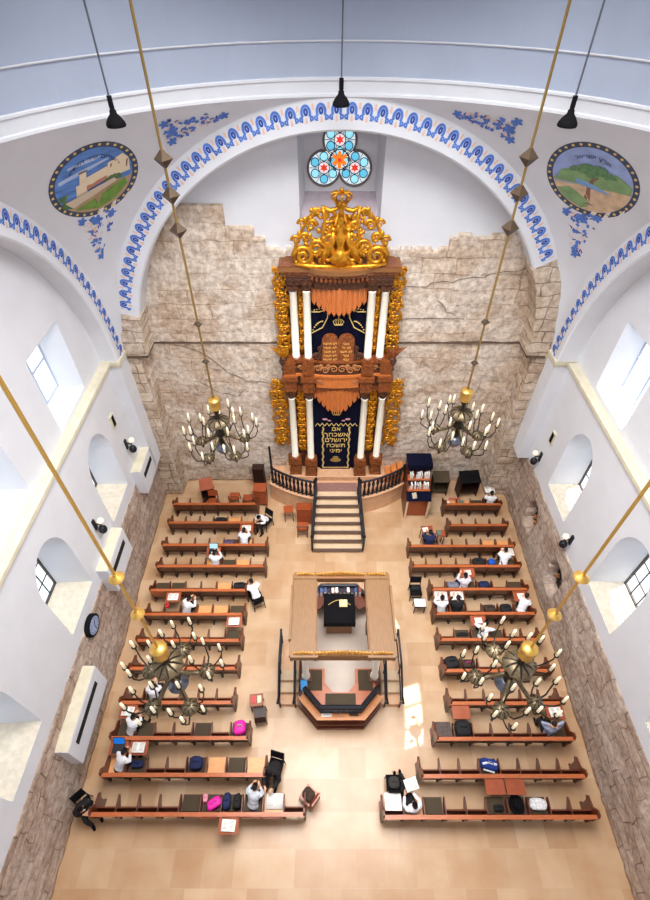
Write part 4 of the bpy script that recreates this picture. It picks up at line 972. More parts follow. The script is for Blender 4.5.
# ================================================================ bimah
BX, BZ = 0.47, 0.6
def bimah():
    t = thing('bimah', 'octagonal wooden reading platform with an open oak canopy in mid floor', 'bimah', (BX, 6.5, 0)); oy = 6.5
    def octo(x, y0, y1, cx, cy): return [(-x+cx, y0), (x-cx, y0), (x, y0+cy), (x, y1-cy), (x-cx, y1), (-x+cx, y1), (-x, y1-cy), (-x, y0+cy)]
    def pr(name, poly, z0, z1, mt, par=t):
        m = MB(); m.prism([(a, b-oy) for a, b in poly], lambda u, v, w: (u, v, z0+w), z1-z0); return m.build(name, mt, par)
    X_, Ya, Yb = 1.29, 4.47, 8.75
    pr('base', octo(X_, Ya, Yb, .58, .62), 0, .12, M_wood); pr('floor', octo(X_-.12, Ya+.12, Yb-.12, .56, .6), .12, BZ, mat('bimah_marble', (176, 160, 146), .35, var=.06, scale=2))
    def wallring(name, o0, o1, z0, z1, mt, skip=(), par=t):
        a = octo(X_-o0, Ya+o0, Yb-o0, .58-o0*.42, .62-o0*.42); b = octo(X_-o1, Ya+o1, Yb-o1, .58-o1*.42, .62-o1*.42)
        for run in ((7, 0, 1), (3, 4, 5)):
            m = MB()
            for i in run:
                if i in skip: continue
                j = (i+1) % 8; P = lambda p, z: (p[0], p[1]-oy, z)
                m.hexa([P(a[i], z0), P(a[j], z0), P(b[j], z0), P(b[i], z0)], [P(a[i], z1), P(a[j], z1), P(b[j], z1), P(b[i], z1)])
            if m.v: m.build(name, mt, par)
    sk = (2, 6)
    wallring('parapet', .1, .22, .12, .96, M_wood, sk); wallring('ledge', -.0, .34, .94, 1.0, mat('ledge_wood', (202, 130, 72), .35, var=.15, scale=6), sk); wallring('lower_shelf', .0, .1, .42, .46, M_wood, sk)
    wallring('bench_seat', .34, .8, .86, .92, M_wood_l, (2, 3, 4, 5, 6)) 
    wallring('back_shelf', .2, .62, 1.25, 1.3, M_wood, (0, 1, 2, 6, 7))
    # dark railing round the top
    A = octo(X_-.2, Ya+.2, Yb-.2, .5, .54); rl = MB()
    for run in ((7, 0, 1, 2), (3, 4, 5, 6)):
        P = [Vector((A[i][0], A[i][1]-oy, 0)) for i in run]
        ends = [P[0], P[-1]]
        rl.tube([p+Vector((0, 0, 1.5)) for p in P], .07, 8); rl.tube([p+Vector((0, 0, 1.1)) for p in P], .045, 6); rl.tube([p+Vector((0, 0, 1.32)) for p in P], .03, 6)
        for a, b in zip(P[:-1], P[1:]):
            n = max(2, int((b-a).length/.16))
            for i in range(n): p = a+(b-a)*i/n; rl.tube([p+Vector((0, 0, 1.0)), p+Vector((0, 0, 1.5))], .022, 6)
    rl.build('railing', M_iron, t)
    for cx, cy, w, d in ((-.78, 5.62, .22, .3), (.78, 5.62, .22, .3), (0, 5.03, .46, .19)):
        m = MB(); m.box(cx-w-.08, cx+w+.08, cy-oy-d-.06, cy-oy+d+.06, BZ, .9); b_ = m.build('bench', M_wood_l, t)
        m = MB(); m.box(cx-w, cx+w, cy-oy-d, cy-oy+d, .9, .96); m.build('bench_cushion', M_oliv, b_)
    # columns
    for x in (-1.06, 1.06):
        for y in (5.72, 7.35):
            m = MB(); m.lathe([(.13, 0), (.13, .08), (.1, .12), (.095, 1.6), (.085, 2.72), (.12, 2.76), (.13, 2.84)], c=(x, y-oy, 1.0), n=16); m.build('column', M_cream, t, True)
            m = MB(); m.box(x-.16, x+.16, y-oy-.16, y-oy+.16, BZ, 1.0); m.build('column_pedestal', M_wood, t)
    # canopy: two broad side boards, two narrow boards, gilt cresting
    CZ = 3.84; Y0, Y1 = 5.17, 7.56
    
    for s in (-1, 1): cp = MB(); cp.box(min(s*.72, s*1.42), max(s*.72, s*1.42), Y0-oy, Y1-oy, CZ, CZ+.1); cp.build('canopy_side', M_oak, t)
    for s in (-1, 1):
        for e in (-1, 1):
            cp = MB(); cy = (Y0-oy) if e < 0 else (Y1-oy); xx = sorted((s*.66, s*1.48)); yy = sorted((cy-e*.02, cy-e*.42)); yy2 = sorted((cy+e*.05, cy-e*.16))
            cp.box(xx[0]+(.1 if s<0 else 0), xx[1]-(.1 if s>0 else 0), yy2[0], yy2[1], CZ-.04, CZ+.13); cp.build('canopy_corner', M_oak, t)
        cp = MB(); cp.box(min(s*1.38, s*1.44), max(s*1.38, s*1.44), Y0-oy+.4, Y1-oy-.4, CZ, CZ+.2); cp.build('canopy_lip', M_oak, t)
    cp = MB(); cp.box(-.78, .78, Y0-oy, Y0-oy+.14, CZ-.04, CZ+.11); cp.box(-.78, .78, Y1-oy-.14, Y1-oy, CZ-.04, CZ+.11)
    for s in (-1, 1):
        cp.box(s*.72-.03, s*.72+.03, Y0-oy, Y1-oy, CZ-.25, CZ+.02); cp.box(s*1.36-.03, s*1.36+.03, Y0-oy, Y1-oy, CZ-.25, CZ)
    cp.box(-1.4, 1.4, Y0-oy+.02, Y0-oy+.06, CZ-.25, CZ); cp.box(-1.4, 1.4, Y1-oy-.06, Y1-oy-.02, CZ-.25, CZ); cp.build('canopy_beam', M_oak_x, t)
    for yy, sg in ((Y0-oy+.05, -1), (Y1-oy-.03, 1)):
        m = MB()
        for k in range(17):
            u = -.7+1.4*k/16; h = .1+.10*(1-abs(u)/.7); m.ball((u, yy, CZ+.12+h*.3), .055, .04, h*.75, 7, 5)
        for s in (-1, 1):
            for k in range(7): u = s*(.82+.075*k); h = .09+.05*(1-abs(k-3)/3); m.ball((u, yy, CZ+.13+h*.3), .045, .04, h*.75, 7, 5)
        m.build('gilt_cresting', mat('carved_gilt_oak', (206, 152, 72), .42, .25, var=.2, scale=12), t, True)
    # side stairs with iron handrails
    for s in (-1, 1):
        for k in range(3):
            m = MB(); xx = sorted((s*(1.29+.02), s*(1.92-.0))); y0 = 5.15+.3*k-oy; m.box(xx[0], xx[1], y0, y0+.3, 0, .2*(k+1)-.02); m.build('stair_step', M_steps if k else M_plat, t)
        m = MB(); xx = sorted((s*1.31, s*1.92)); m.box(xx[0], xx[1], 6.05-oy, 7.0-oy, 0, BZ-.02); m.build('side_landing', M_plat, t)
        m = MB()
        for x in (1.4, 1.88):
            x_ = s*x; m.tube([(x_, 7.0-oy, 1.5), (x_, 5.95-oy, 1.5), (x_+s*.0, 5.1-oy, .98), (x_+s*.03, 4.95-oy, .9), (x_, 5.0-oy, .78)], .032, 6); m.tube([(x_, 7.0-oy, .95), (x_, 5.98-oy, .95), (x_, 5.12-oy, .5)], .022, 6)
            for y, z, h in ((5.12, .0, .98), (5.95, BZ, .9), (6.95, BZ, .9)): m.tube([(x_, y-oy, z), (x_, y-oy, z+h)], .025, 6)
        m.build('stair_handrail', M_iron, t)
    return t
bimah()
# reading desk
t = thing('reading_desk', 'reading desk under a black cloth at the far end of the bimah', 'desk', (BX, 7.55, BZ))
m = MB(); m.box(-.42, .42, -.3, .42, 0, 1.1); m.build('cabinet', M_oak_x, t)
m = MB(); m.hexa([(-.5, -.46, 1.08), (.5, -.46, 1.08), (.5, .5, 1.2), (-.5, .5, 1.2)], [(-.5, -.46, 1.13), (.5, -.46, 1.13), (.5, .5, 1.25), (-.5, .5, 1.25)])
for s in (-1, 1): m.hexa([(s*.5-.01, -.46, .8), (s*.5+.01, -.46, .8), (s*.5+.01, .5, .8), (s*.5-.01, .5, .8)], [(s*.5-.01, -.46, 1.1), (s*.5+.01, -.46, 1.1), (s*.5+.01, .5, 1.2), (s*.5-.01, .5, 1.2)])
n = 16
for i in range(n):
    u0, u1 = -.5+i/n, -.5+(i+1)/n; m.hexa([(u0, -.47, .92-.05*(i % 2)), (u1, -.47, .92-.05*((i+1) % 2)), (u1, -.45, .92), (u0, -.45, .92)], [(u0, -.47, 1.1), (u1, -.47, 1.1), (u1, -.45, 1.1), (u0, -.45, 1.1)])
m.build('cloth', M_black, t)
m = MB(); m.tube([(-.36+.72*i/10, .12+.16*math.sin(PI*i/10), 1.215+.018*math.sin(PI*i/10)+.005) for i in range(11)], .012, 5); m.build('gold_edging', M_gold_f, t)
book_z = BZ+1.222

# ================================================================ pews
PITCH = .565
_mc = {}
def mc(key, fn):
    if key not in _mc: _mc[key] = fn()
    return _mc[key]
def m_end():
    m = MB(); m.prism([(-.06, 0), (.42, 0), (.42, .1), (.36, .2), (.4, .48), (.5, .56), (.46, .66), (.2, .72), (.08, .98), (-.04, 1.0), (-.08, .9), (-.05, .4)], lambda u, v, w: (w-.025, u, v), .05); return m.mesh('end_panel', M_wood)
def m_div():
    m = MB(); m.prism([(0, .30), (.2, .34), (.42, .56), (.44, .64), (.36, .68), (0, .66)], lambda u, v, w: (w-.016, u, v), .032); return m.mesh('divider', M_wood)
def m_leg():
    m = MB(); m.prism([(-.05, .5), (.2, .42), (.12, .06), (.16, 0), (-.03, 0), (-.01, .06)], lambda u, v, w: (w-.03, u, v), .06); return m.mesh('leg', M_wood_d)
def m_seat_up():
    m = MB(); m.hexa([(.03, .05, .30), (PITCH-.03, .05, .30), (PITCH-.03, .085, .30), (.03, .085, .30)], [(.03, .12, .66), (PITCH-.03, .12, .66), (PITCH-.03, .155, .65), (.03, .155, .65)]); return m.mesh('seat', M_wood)
def m_seat_dn(mt):
    m = MB(); m.hexa([(.03, .05, .42), (PITCH-.03, .05, .42), (PITCH-.03, .46, .43), (.03, .46, .43)], [(.03, .05, .455), (PITCH-.03, .05, .455), (PITCH-.03, .46, .465), (.03, .46, .465)]); return m.mesh('seat', mt)
def m_cush():
    m = MB(); m.hexa([(.045, .06, .456), (PITCH-.045, .06, .456), (PITCH-.045, .45, .466), (.045, .45, .466)], [(.06, .07, .50), (PITCH-.06, .07, .50), (PITCH-.06, .44, .51), (.06, .44, .51)]); return m.mesh('upholstery', M_oliv)
def m_back(n):
    L_ = n*PITCH; m = MB(); m.hexa([(0, -.02, .42), (L_, -.02, .42), (L_, .01, .42), (0, .01, .42)], [(0, -.07, .84), (L_, -.07, .84), (L_, -.04, .84), (0, -.04, .84)])
    for k in range(n+1): m.box(k*PITCH-.02, k*PITCH+.02, -.082, -.03, .44, .83)
    return m.mesh('backrest', M_wood)
def m_rail(n):
    L_ = n*PITCH; m = MB(); m.box(-.02, L_+.02, -.10, .0, .84, .875); return m.mesh('top_rail', M_wood_l)
def m_apron(n):
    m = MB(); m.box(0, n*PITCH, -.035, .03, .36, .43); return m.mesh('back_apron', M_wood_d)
def m_tab(up):
    m = MB()
    if up: m.hexa([(.02, -.46, .745), (PITCH-.02, -.46, .745), (PITCH-.02, -.10, .79), (.02, -.10, .79)], [(.02, -.46, .77), (PITCH-.02, -.46, .77), (PITCH-.02, -.10, .815), (.02, -.10, .815)])
    else: m.hexa([(.03, -.10, .46), (PITCH-.03, -.10, .46), (PITCH-.03, -.07, .46), (.03, -.07, .46)], [(.03, -.125, .8), (PITCH-.03, -.125, .8), (PITCH-.03, -.095, .8), (.03, -.095, .8)])
    return m.mesh('folding_table', mat('table_red_wood', (158, 76, 40), .35, var=.15, scale=5))
def pew(x0, y, seats, tabs, label, group):
    """seats: one letter per seat: u folded up, d lowered with dark upholstery, w lowered bare wood; tabs: {index: 'o' open | 'c' closed}"""
    n = len(seats); t = thing('pew', label, 'pew', (x0, y, 0), 0, group)
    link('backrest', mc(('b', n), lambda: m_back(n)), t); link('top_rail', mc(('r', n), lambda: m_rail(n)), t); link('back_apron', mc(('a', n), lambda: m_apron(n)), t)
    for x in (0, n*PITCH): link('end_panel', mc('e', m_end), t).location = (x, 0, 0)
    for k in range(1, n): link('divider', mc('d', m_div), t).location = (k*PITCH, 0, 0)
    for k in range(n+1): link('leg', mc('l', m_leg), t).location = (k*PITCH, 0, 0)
    for k, c in enumerate(seats):
        s_ = link('seat', mc('u', m_seat_up) if c == 'u' else mc('s'+c, lambda: m_seat_dn(M_wood if c == 'd' else M_wood_seat)), t); s_.location = (k*PITCH, 0, 0)
        if c == 'd': link('upholstery', mc('c', m_cush), s_)
    for k, c in tabs.items(): link('folding_table', mc('t'+c, lambda: m_tab(c == 'o')), t).location = (k*PITCH, 0, 0)
    return t
ordn = ['first', 'second', 'third', 'fourth', 'fifth', 'sixth', 'seventh', 'eighth', 'ninth', 'tenth', 'eleventh', 'twelfth']
LROWS = [(12.62, 'uuuuuu'), (11.69, 'uuudwu'), (10.65, 'uuuudwu'), (9.73, 'uuuwdwu'), (8.76, 'dduuwd'), (7.86, 'uddwdw'[:1]+'udwwd'),
         (6.95, 'uuuuud'), (6.05, 'uuuuuu'), (5.04, 'uduuuu'), (4.08, 'dduuudd'[:4]+'dud'), (3.17, 'wduudwdw'), (2.28, 'uuuuddddwu')]
RROWS = [(12.60, 'wwdd'), (11.57, 'uuuu'), (10.6, 'uduuuww'), (9.73, 'uuuuddd'), (8.8, 'udddudu'[:6]), (7.89, 'ddudwd'),
         (6.98, 'uddduu'), (5.98, 'dduuuu'), (5.02, 'uuuuuu'), (4.06, 'dduuuud'), (3.14, 'uuuduuuu'), (2.22, 'uwduudddu'+'u')]
def row_x0(side, k): return -6.2 if side == 'L' else 7.2-len(RROWS[k][1])*PITCH
def Fp(px, py, z):
    """point of the room seen at a place of the photograph, at height z"""
    u = (px-325)/497.3; v = -(py-450)/497.3; a = math.radians(45.9); r = Vector((u, math.cos(a)+v*math.sin(a), -math.sin(a)+v*math.cos(a))); return r*((z-17)/r.z)
# open folding tables (side, row, photograph x) and what lies on them
TABLES = [('L', 1, 240, 'book'), ('L', 2, 215, 'laptop'), ('L', 4, 174, 'book'), ('L', 5, 231, 'book'), ('L', 8, 129, 'book'), ('L', 9, 140, 'book'), ('L', 9, 121, 'laptop_blue'), ('L', 11, 222, 'book'),
          ('R', 3, 468, 'sheet'), ('R', 2, 509, 'bigbook'), ('R', 4, 443, 'bigbook'), ('R', 4, 459, 'bigbook'), ('R', 4, 520, 'sheet'), ('R', 5, 477, 'sheet'), ('R', 8, 460, None), ('R', 8, 551, 'book'), ('R', 10, 486, None), ('R', 10, 507, None)]
TABS = {}; TABPOS = []
for sd, k, px, what in TABLES:
    rows = LROWS if sd == 'L' else RROWS; y = rows[k][0]; x = Fp(px, 700, 0).x
    # solve for x on the table plane of that row
    d = (y-.28)*math.cos(math.radians(45.9))+(17-.8)*math.sin(math.radians(45.9)); x = (px-325)*d/497.3
    i = max(0, min(len(rows[k][1])-1, int((x-row_x0(sd, k))/PITCH)))
    while (sd, k) in TABS and i in TABS[(sd, k)]: i += 1
    TABS.setdefault((sd, k), {})[i] = 'o'; TABPOS.append((sd, k, i, what, row_x0(sd, k)+(i+.5)*PITCH, y-.28, .808))
TABS[('L', 4)].update({q: 'c' for q in (0,) if q not in TABS[('L', 4)]}); TABS.setdefault(('L', 11), {}).update({5: 'c', 7: 'c', 8: 'c'})
def near(k, side):
    nm = {0: 'nearest the ark, behind the loose chairs' if side == 'left' else 'nearest the ark, short', 11: 'nearest the camera'}
    return nm.get(k, '%s from the ark' % ordn[k])
for side, rows in (('left', LROWS), ('right', RROWS)):
    for k, (y, seats) in enumerate(rows):
        tabs = TABS.get((side[0].upper(), k), {})
        n = len(seats); x0 = -6.2 if side == 'left' else 7.2-n*PITCH
        fl = seats.count('d'); ex = ('all seats folded' if not fl and 'w' not in seats else '%d dark padded seats down' % fl if fl else 'bare wooden seats down')
        pew(x0, y, seats, tabs, ('wooden pew %s, %s block, %s' % (near(k, side), side, ex)), 'pews of the %s block' % side)
def seat_x(side, k, i): return row_x0(side, k)+(i+.5)*PITCH
def row_y(side, k): return (LROWS if side == 'L' else RROWS)[k][0]
# ================================================================ small things
def bell_lamp(x, y, z, label):
    t = thing('pendant_lamp', label, 'lamp', (x, y, z), 0, None)
    m = MB(); m.lathe([(.18, 0), (.19, .02), (.18, .07), (.12, .16), (.07, .21), (.06, .27), (.03, .3)], n=20); m.build('lamp_shade', M_black, t, True)
    m = MB(); m.tube([(0, 0, .34), (0, 0, 4.2)], .018, 6); m.build('cord', mat('grey_cord', (84, 86, 96), .6), t)
    m = MB(); m.lathe([(.05, .3), (.05, .5)], n=8); m.build('cord_grip', M_black, t)
bell_lamp(-4.07, 11.3, 14.42, 'black bell lamp hanging near the medallion with the building')
bell_lamp(.35, 13.0, 14.42, 'black bell lamp hanging above the stained glass window')
bell_lamp(4.72, 11.3, 14.42, 'black bell lamp hanging near the medallion with the tree')

def fluted(r, name, z, mt=M_pewter, h=.16):
    m = MB(); m.lathe([(r*.12, h), (r*.35, h*.98), (r*.7, h*.7), (r*.95, h*.25), (r, 0), (r*.92, -.04), (r*.5, -.12), (r*.1, -.16)], c=(0, 0, z), n=40, flute=.05, nf=10); return m
def make_chandelier():
    t = thing('chandelier', 'x', 'chandelier', (0, 0, 0), 0, None)
    m = MB(); m.lathe([(.05, .12), (.16, .08), (.18, .05), (.17, .0), (.15, -.22), (.17, -.26), (.12, -.3)], n=20, flute=.04, nf=10); m.build('hub', M_brass, t, True)
    m = MB(); m.lathe([(.05, -.3), (.09, -.36), (.06, -.5), (.05, -.62), (.1, -.7), (.06, -.78), (.12, -.86), (.1, -.95), (.06, -1.05), (.15, -1.2), (.17, -1.3), (.1, -1.42), (.06, -1.5), (.12, -1.62), (.08, -1.75)], n=16); m.build('stem', M_pewter_d, t, True)
    fluted(.34, 'dish', -.82).build('dish', M_pewter, t, True)
    rb = MB()
    for k in range(10):
        a = 2*PI*k/10; c, s_ = math.cos(a), math.sin(a); rb.tube([(.04*c, .04*s_, -.655), (.16*c, .16*s_, -.672), (.25*c, .25*s_, -.712), (.32*c, .32*s_, -.79)], .022, 5)
    rb.build('dish_ribs', M_pewter_d, t)
    m = MB(); m.ball((0, 0, -1.92), .22, .22, .2, 18, 12); m.lathe([(.06, -1.72), (.24, -1.86), (.25, -1.9), (.2, -1.95)], n=20); m.lathe([(.05, -2.1), (.07, -2.16), (.01, -2.26)], n=10); m.build('globe', mat('grey_blue_metal', (112, 116, 130), .3, .7), t, True)
    for k in range(5):
        a = PI/2+2*PI*k/5; c, s_ = math.cos(a), math.sin(a); q = lambda r, z: (r*c, r*s_, z)
        m = MB(); m.tube([q(.1, -1.3), q(.3, -1.55), q(.5, -1.72), q(.62, -1.66), q(.7, -1.6)], [.06, .05, .055, .04, .03], 8); m.tube([q(.12, -.95), q(.3, -.98), q(.36, -1.12), q(.28, -1.3)], .022, 6); arm = m.build('branch', M_pewter, t, True)
        bw = fluted(.19, 'bowl', 0, M_pewter, .14); bo = bw.build('bowl', M_pewter, arm, True); bo.location = q(.7, -1.77)
        m = MB()
        for j in range(8): b = 2*PI*j/8; m.tube([(.02*math.cos(b)+.7*c, .02*math.sin(b)+.7*s_, -1.635), (.11*math.cos(b)+.7*c, .11*math.sin(b)+.7*s_, -1.655), (.175*math.cos(b)+.7*c, .175*math.sin(b)+.7*s_, -1.73)], .015, 5)
        m.lathe([(.03, -1.93), (.05, -1.99), (.01, -2.07)], c=(.7*c, .7*s_, 0), n=8); m.build('bowl_ribs', M_pewter_d, arm)
        for j, (da, r, dz) in enumerate(((-1.35, .38, .02), (-.5, .46, .10), (.5, .46, -.06), (1.35, .38, .16), (PI, .22, .26))):
            b = a+da; bx, by = .7*c+r*math.cos(b), .7*s_+r*math.sin(b); mx_, my_ = .7*c+.5*r*math.cos(b), .7*s_+.5*r*math.sin(b)
            m = MB(); m.tube([(.7*c, .7*s_, -1.74), (mx_, my_, -1.78), (bx*.5+mx_*.5+.03*c, by*.5+my_*.5+.03*s_, -1.68), (bx, by, -1.52+dz), (bx, by, -1.3+dz)], [.02, .018, .018, .016, .014], 6)
            m.lathe([(.015, 0), (.055, .02), (.065, .035), (.02, .05)], c=(bx, by, -1.33+dz), n=10)
            m.build('candle_arm', M_pewter_d, arm, True)
            m = MB(); m.lathe([(.032, 0), (.03, .3), (.016, .32), (.006, .36)], c=(bx, by, -1.3+dz), n=8); m.build('candle', M_candle, arm, True)
    return t
def rod(t, drops, kind):
    m = MB(); L_ = 10.5; m.tube([(0, 0, .1), (0, 0, L_)], .028 if kind else .03, 6); m.build('suspension_rod', M_rod if not kind else M_brass, t)
    for z in drops:
        m = MB()
        if kind: m.lathe([(.03, -.06), (.1, -.03), (.13, 0), (.1, .03), (.05, .07)], c=(0, 0, z), n=20)
        else:
            s_ = .2 if z > 3.5 else .12
            m.lathe([(.0, -s_), (s_*.95, 0), (.0, s_)], c=(0, 0, z), n=4)
        m.build('rod_disc' if kind else 'rod_diamond', M_brass if kind else mat('dark_bronze', (86, 70, 54), .4, .5), t)
base = make_chandelier()
chs = [((-3.22, 11.06, 7.62), 'chandelier hanging before the stone wall on the left of the ark', [6.3, 5.62, 4.9, 2.55, 1.4], 0, .1),
       ((4.05, 11.06, 7.95), 'chandelier hanging over the bookcases on the right of the ark', [6.0, 5.33, 4.62, 2.28, 1.02], 0, -.25),
       ((-3.42, 4.17, 6.8), 'near left chandelier hanging over the pews beside the white vent boxes', [2.88, 1.6], 1, .0),
       ((4.2, 4.17, 6.8), 'near right chandelier hanging over the pews beside the holes in the stone wall', [1.57, 2.9], 1, .2)]
for k, (loc, lab, drops, kind, rz) in enumerate(chs):
    o = base if k == 0 else copy_tree(base)
    o.location = loc; o.rotation_euler = (0, 0, rz); o['label'] = lab
for k, (loc, lab, drops, kind, rz) in enumerate(chs):
    rod(([base]+[x for x in bpy.data.objects if x.name.startswith('chandelier.')])[k], drops, kind)

# ---- sconces, grilles and clock on the side walls
def sconce(x, y, z, o, label):
    t = thing('wall_sconce', label, 'wall lamp', (x, y, z))
    m = MB(); m.box(min(0, -o*.05), max(0, -o*.05), -.06, .06, -.25, .15); m.tube([(-o*.04, 0, 0), (-o*.22, 0, -.05), (-o*.26, 0, .05)], .025, 6); m.build('bracket', M_iron, t)
    m = MB(); m.lathe([(.04, 0), (.09, .05), (.1, .12), (.06, .18)], c=(-o*.26, 0, .05), n=12); m.build('lamp_shade', M_candle, t, True)
    m = MB(); m.ball((-o*.2, 0, -.28), .13, .13, .16, 12, 8); m.build('lower_bowl', M_iron, t, True)
for x, y, z, o, l in ((XL, 12.2, 4.75, -1, 'dark wall sconce high on the left wall above the far vent box'), (XL, 8.79, 4.75, -1, 'dark wall sconce on the left wall between the two arched windows'),
                      (XR, 12.4, 3.9, 1, 'dark wall sconce on the right wall near the stone corner'), (XR, 8.95, 3.7, 1, 'dark wall sconce on the right wall past the arched window')): sconce(x, y, z, o, l)
for x, y, z, o, l in ((XL, 11.97, 6.0, -1, 'small dark rectangular grille high on the left wall'), (XR, 12.2, 5.0, 1, 'small dark rectangular grille high on the right wall')):
    t = thing('wall_grille', l, 'grille', (x, y, z)); m = MB(); xx = sorted((0, -o*.05)); m.box(xx[0], xx[1], -.14, .14, -.26, .26); m.build('frame', M_ledge, t)
    m = MB(); xx = sorted((-o*.04, -o*.06)); m.box(xx[0], xx[1], -.07, .09, -.2, .2); m.build('opening', M_black, t)
t = thing('wall_clock', 'round dark-rimmed wall clock on the left wall', 'clock', (XL, 6.5, 2.86+.0))
def discx(m, r, x0, x1, n=28): m.prism([(r*math.cos(2*PI*i/n), r*math.sin(2*PI*i/n)) for i in range(n)], lambda u, v, w: (x0+w, u, v), x1-x0)
m = MB(); discx(m, .34, 0.0, .14); m.build('rim', M_black, t)
m = MB(); discx(m, .27, .13, .15); m.build('clock_face', mat('blue_grey_dial', (150, 164, 200), .6), t)
m = MB(); m.hexa([(.15, -.01, 0), (.15, .01, 0), (.15, .12, .14), (.15, .10, .15)], [(.16, -.01, 0), (.16, .01, 0), (.16, .12, .14), (.16, .10, .15)]); m.box(.15, .16, -.008, .008, -.18, .02)
for i in range(12): a = 2*PI*i/12; m.box(.15, .156, .22*math.cos(a)-.012, .22*math.cos(a)+.012, .22*math.sin(a)-.012, .22*math.sin(a)+.012)
m.build('clock_hands', M_black, t)

# ---- books, papers, laptops
def open_book(loc, rz, label, w=.36, d=.26, tilt=0, name='open_book', cat='book', tint=M_paper):
    t = thing(name, label, cat, loc, rz)
    for s in (-1, 1):
        m = MB(); n = 6; vs = []
        for i in range(n+1):
            u = s*w/2*i/n; h = .012+.018*math.sin(PI*min(1, i/n*1.1))*(1-.4*i/n)
            vs += [(u, -d/2, h), (u, d/2, h), (u, -d/2, .004), (u, d/2, .004)]
        fs = []
        for i in range(n): a, b = 4*i, 4*(i+1); fs += [(a, b, b+1, a+1), (a+2, a+3, b+3, b+2), (a, a+2, b+2, b), (a+1, b+1, b+3, a+3)]
        fs.append((4*n, 4*n+2, 4*n+3, 4*n+1)); m.add(vs, fs); pg = m.build('page_block', tint, t, True)
        m = MB(); xx = sorted((s*.03, s*(w/2-.03)))
        for r in range(7): yy = d/2-.035-r*(d-.07)/7; m.box(xx[0]+.01, xx[1]-.01, yy-.009, yy, .031, .033)
        m.build('printed_text', M_print, pg)
    m = MB(); m.box(-w/2-.006, w/2+.006, -d/2-.006, d/2+.006, 0, .004); m.build('cover', mat('book_cover', (96, 40, 30), .6), t)
    return t
def laptop(loc, rz, label, screen, tilt=0.3):
    t = thing('laptop', label, 'laptop', loc, rz)
    m = MB(); m.box(-.17, .17, -.15, .09, 0, .018); m.build('keyboard_base', mat('black_plastic', (24, 24, 28), .4), t)
    m = MB(); m.hexa([(-.17, .085, .01), (.17, .085, .01), (.17, .098, .01), (-.17, .098, .01)], [(-.17, .20, .22), (.17, .20, .22), (.17, .21, .215), (-.17, .21, .215)]); m.build('lid', MATS['black_plastic'], t)
    m = MB(); m.hexa([(-.155, .09, .03), (.155, .09, .03), (.155, .092, .03), (-.155, .092, .03)], [(-.155, .188, .208), (.155, .188, .208), (.155, .192, .206), (-.155, .192, .206)]); m.build('screen', screen, t)
def sheet(loc, rz, label, w=.24, d=.2):
    t = thing('paper_sheet', label, 'paper', loc, rz); m = MB(); n = 5; vs = [(-w/2+w*i/n, sy*d/2, .004+.006*math.sin(i*1.7)) for i in range(n+1) for sy in (-1, 1)]
    vs += [(x, y, z-.003) for x, y, z in vs]; N_ = 2*(n+1); fs = [(2*i, 2*i+2, 2*i+3, 2*i+1) for i in range(n)]+[(N_+2*i, N_+2*i+1, N_+2*i+3, N_+2*i+2) for i in range(n)]
    m.add(vs, fs); m.build('leaf', M_paper, t, True)
    m = MB()
    for r in range(5): m.box(-w/2+.03, w/2-.03, d/2-.045-r*.03, d/2-.037-r*.03, .0105, .012)
    m.build('printed_text', M_print, t)
blab = {('L', 1): 'large open book at the aisle end of the second left pew', ('L', 4): 'open book on the table behind the fifth left pew', ('L', 5): 'open book at the aisle end of the sixth left pew',
        ('L', 8): 'open book on the table behind the ninth left pew near the wall', ('L', 9): 'open cream book beside the blue laptop on the left', ('L', 11): 'open book hanging at the bottom edge behind the nearest left pew',
        ('R', 2): 'large open book before the person leaning by the right wall', ('R', 8): 'open book before the person in grey blue at the right wall', ('R', 3): 'white sheet on a red folding table in the right block',
        ('R', 5): 'white sheet on the folding table beside the right chandelier', }
for sd, k, i, what, x, y, z in TABPOS:
    if what == 'book': open_book((x, y, z), .05*(i % 3-1), blab[(sd, k)])
    elif what == 'bigbook':
        lab = blab.get((sd, k)) or ('large open book before the person in white of the seated pair' if i == [q[2] for q in TABPOS if q[0] == 'R' and q[1] == 4][0] else 'large open book before the person in a dark coat of the seated pair')
        open_book((x, y, z), .04*(i % 3-1), lab, .44, .32)
    elif what == 'sheet': sheet((x, y, z), .05, blab.get((sd, k), 'white sheet on the table by the right wall behind the fifth right pew'))
    elif what == 'laptop': laptop((x, y, z), 0, 'black laptop with a pale blue screen in the left block', mat('pale_blue_screen', (170, 214, 226), .3, emit=(170, 214, 226), estr=.35))
    elif what == 'laptop_blue': laptop((x, y, z), 0, 'laptop with a vivid blue screen near the left wall', mat('vivid_blue_screen', (20, 120, 226), .3, emit=(20, 120, 226), estr=.4))

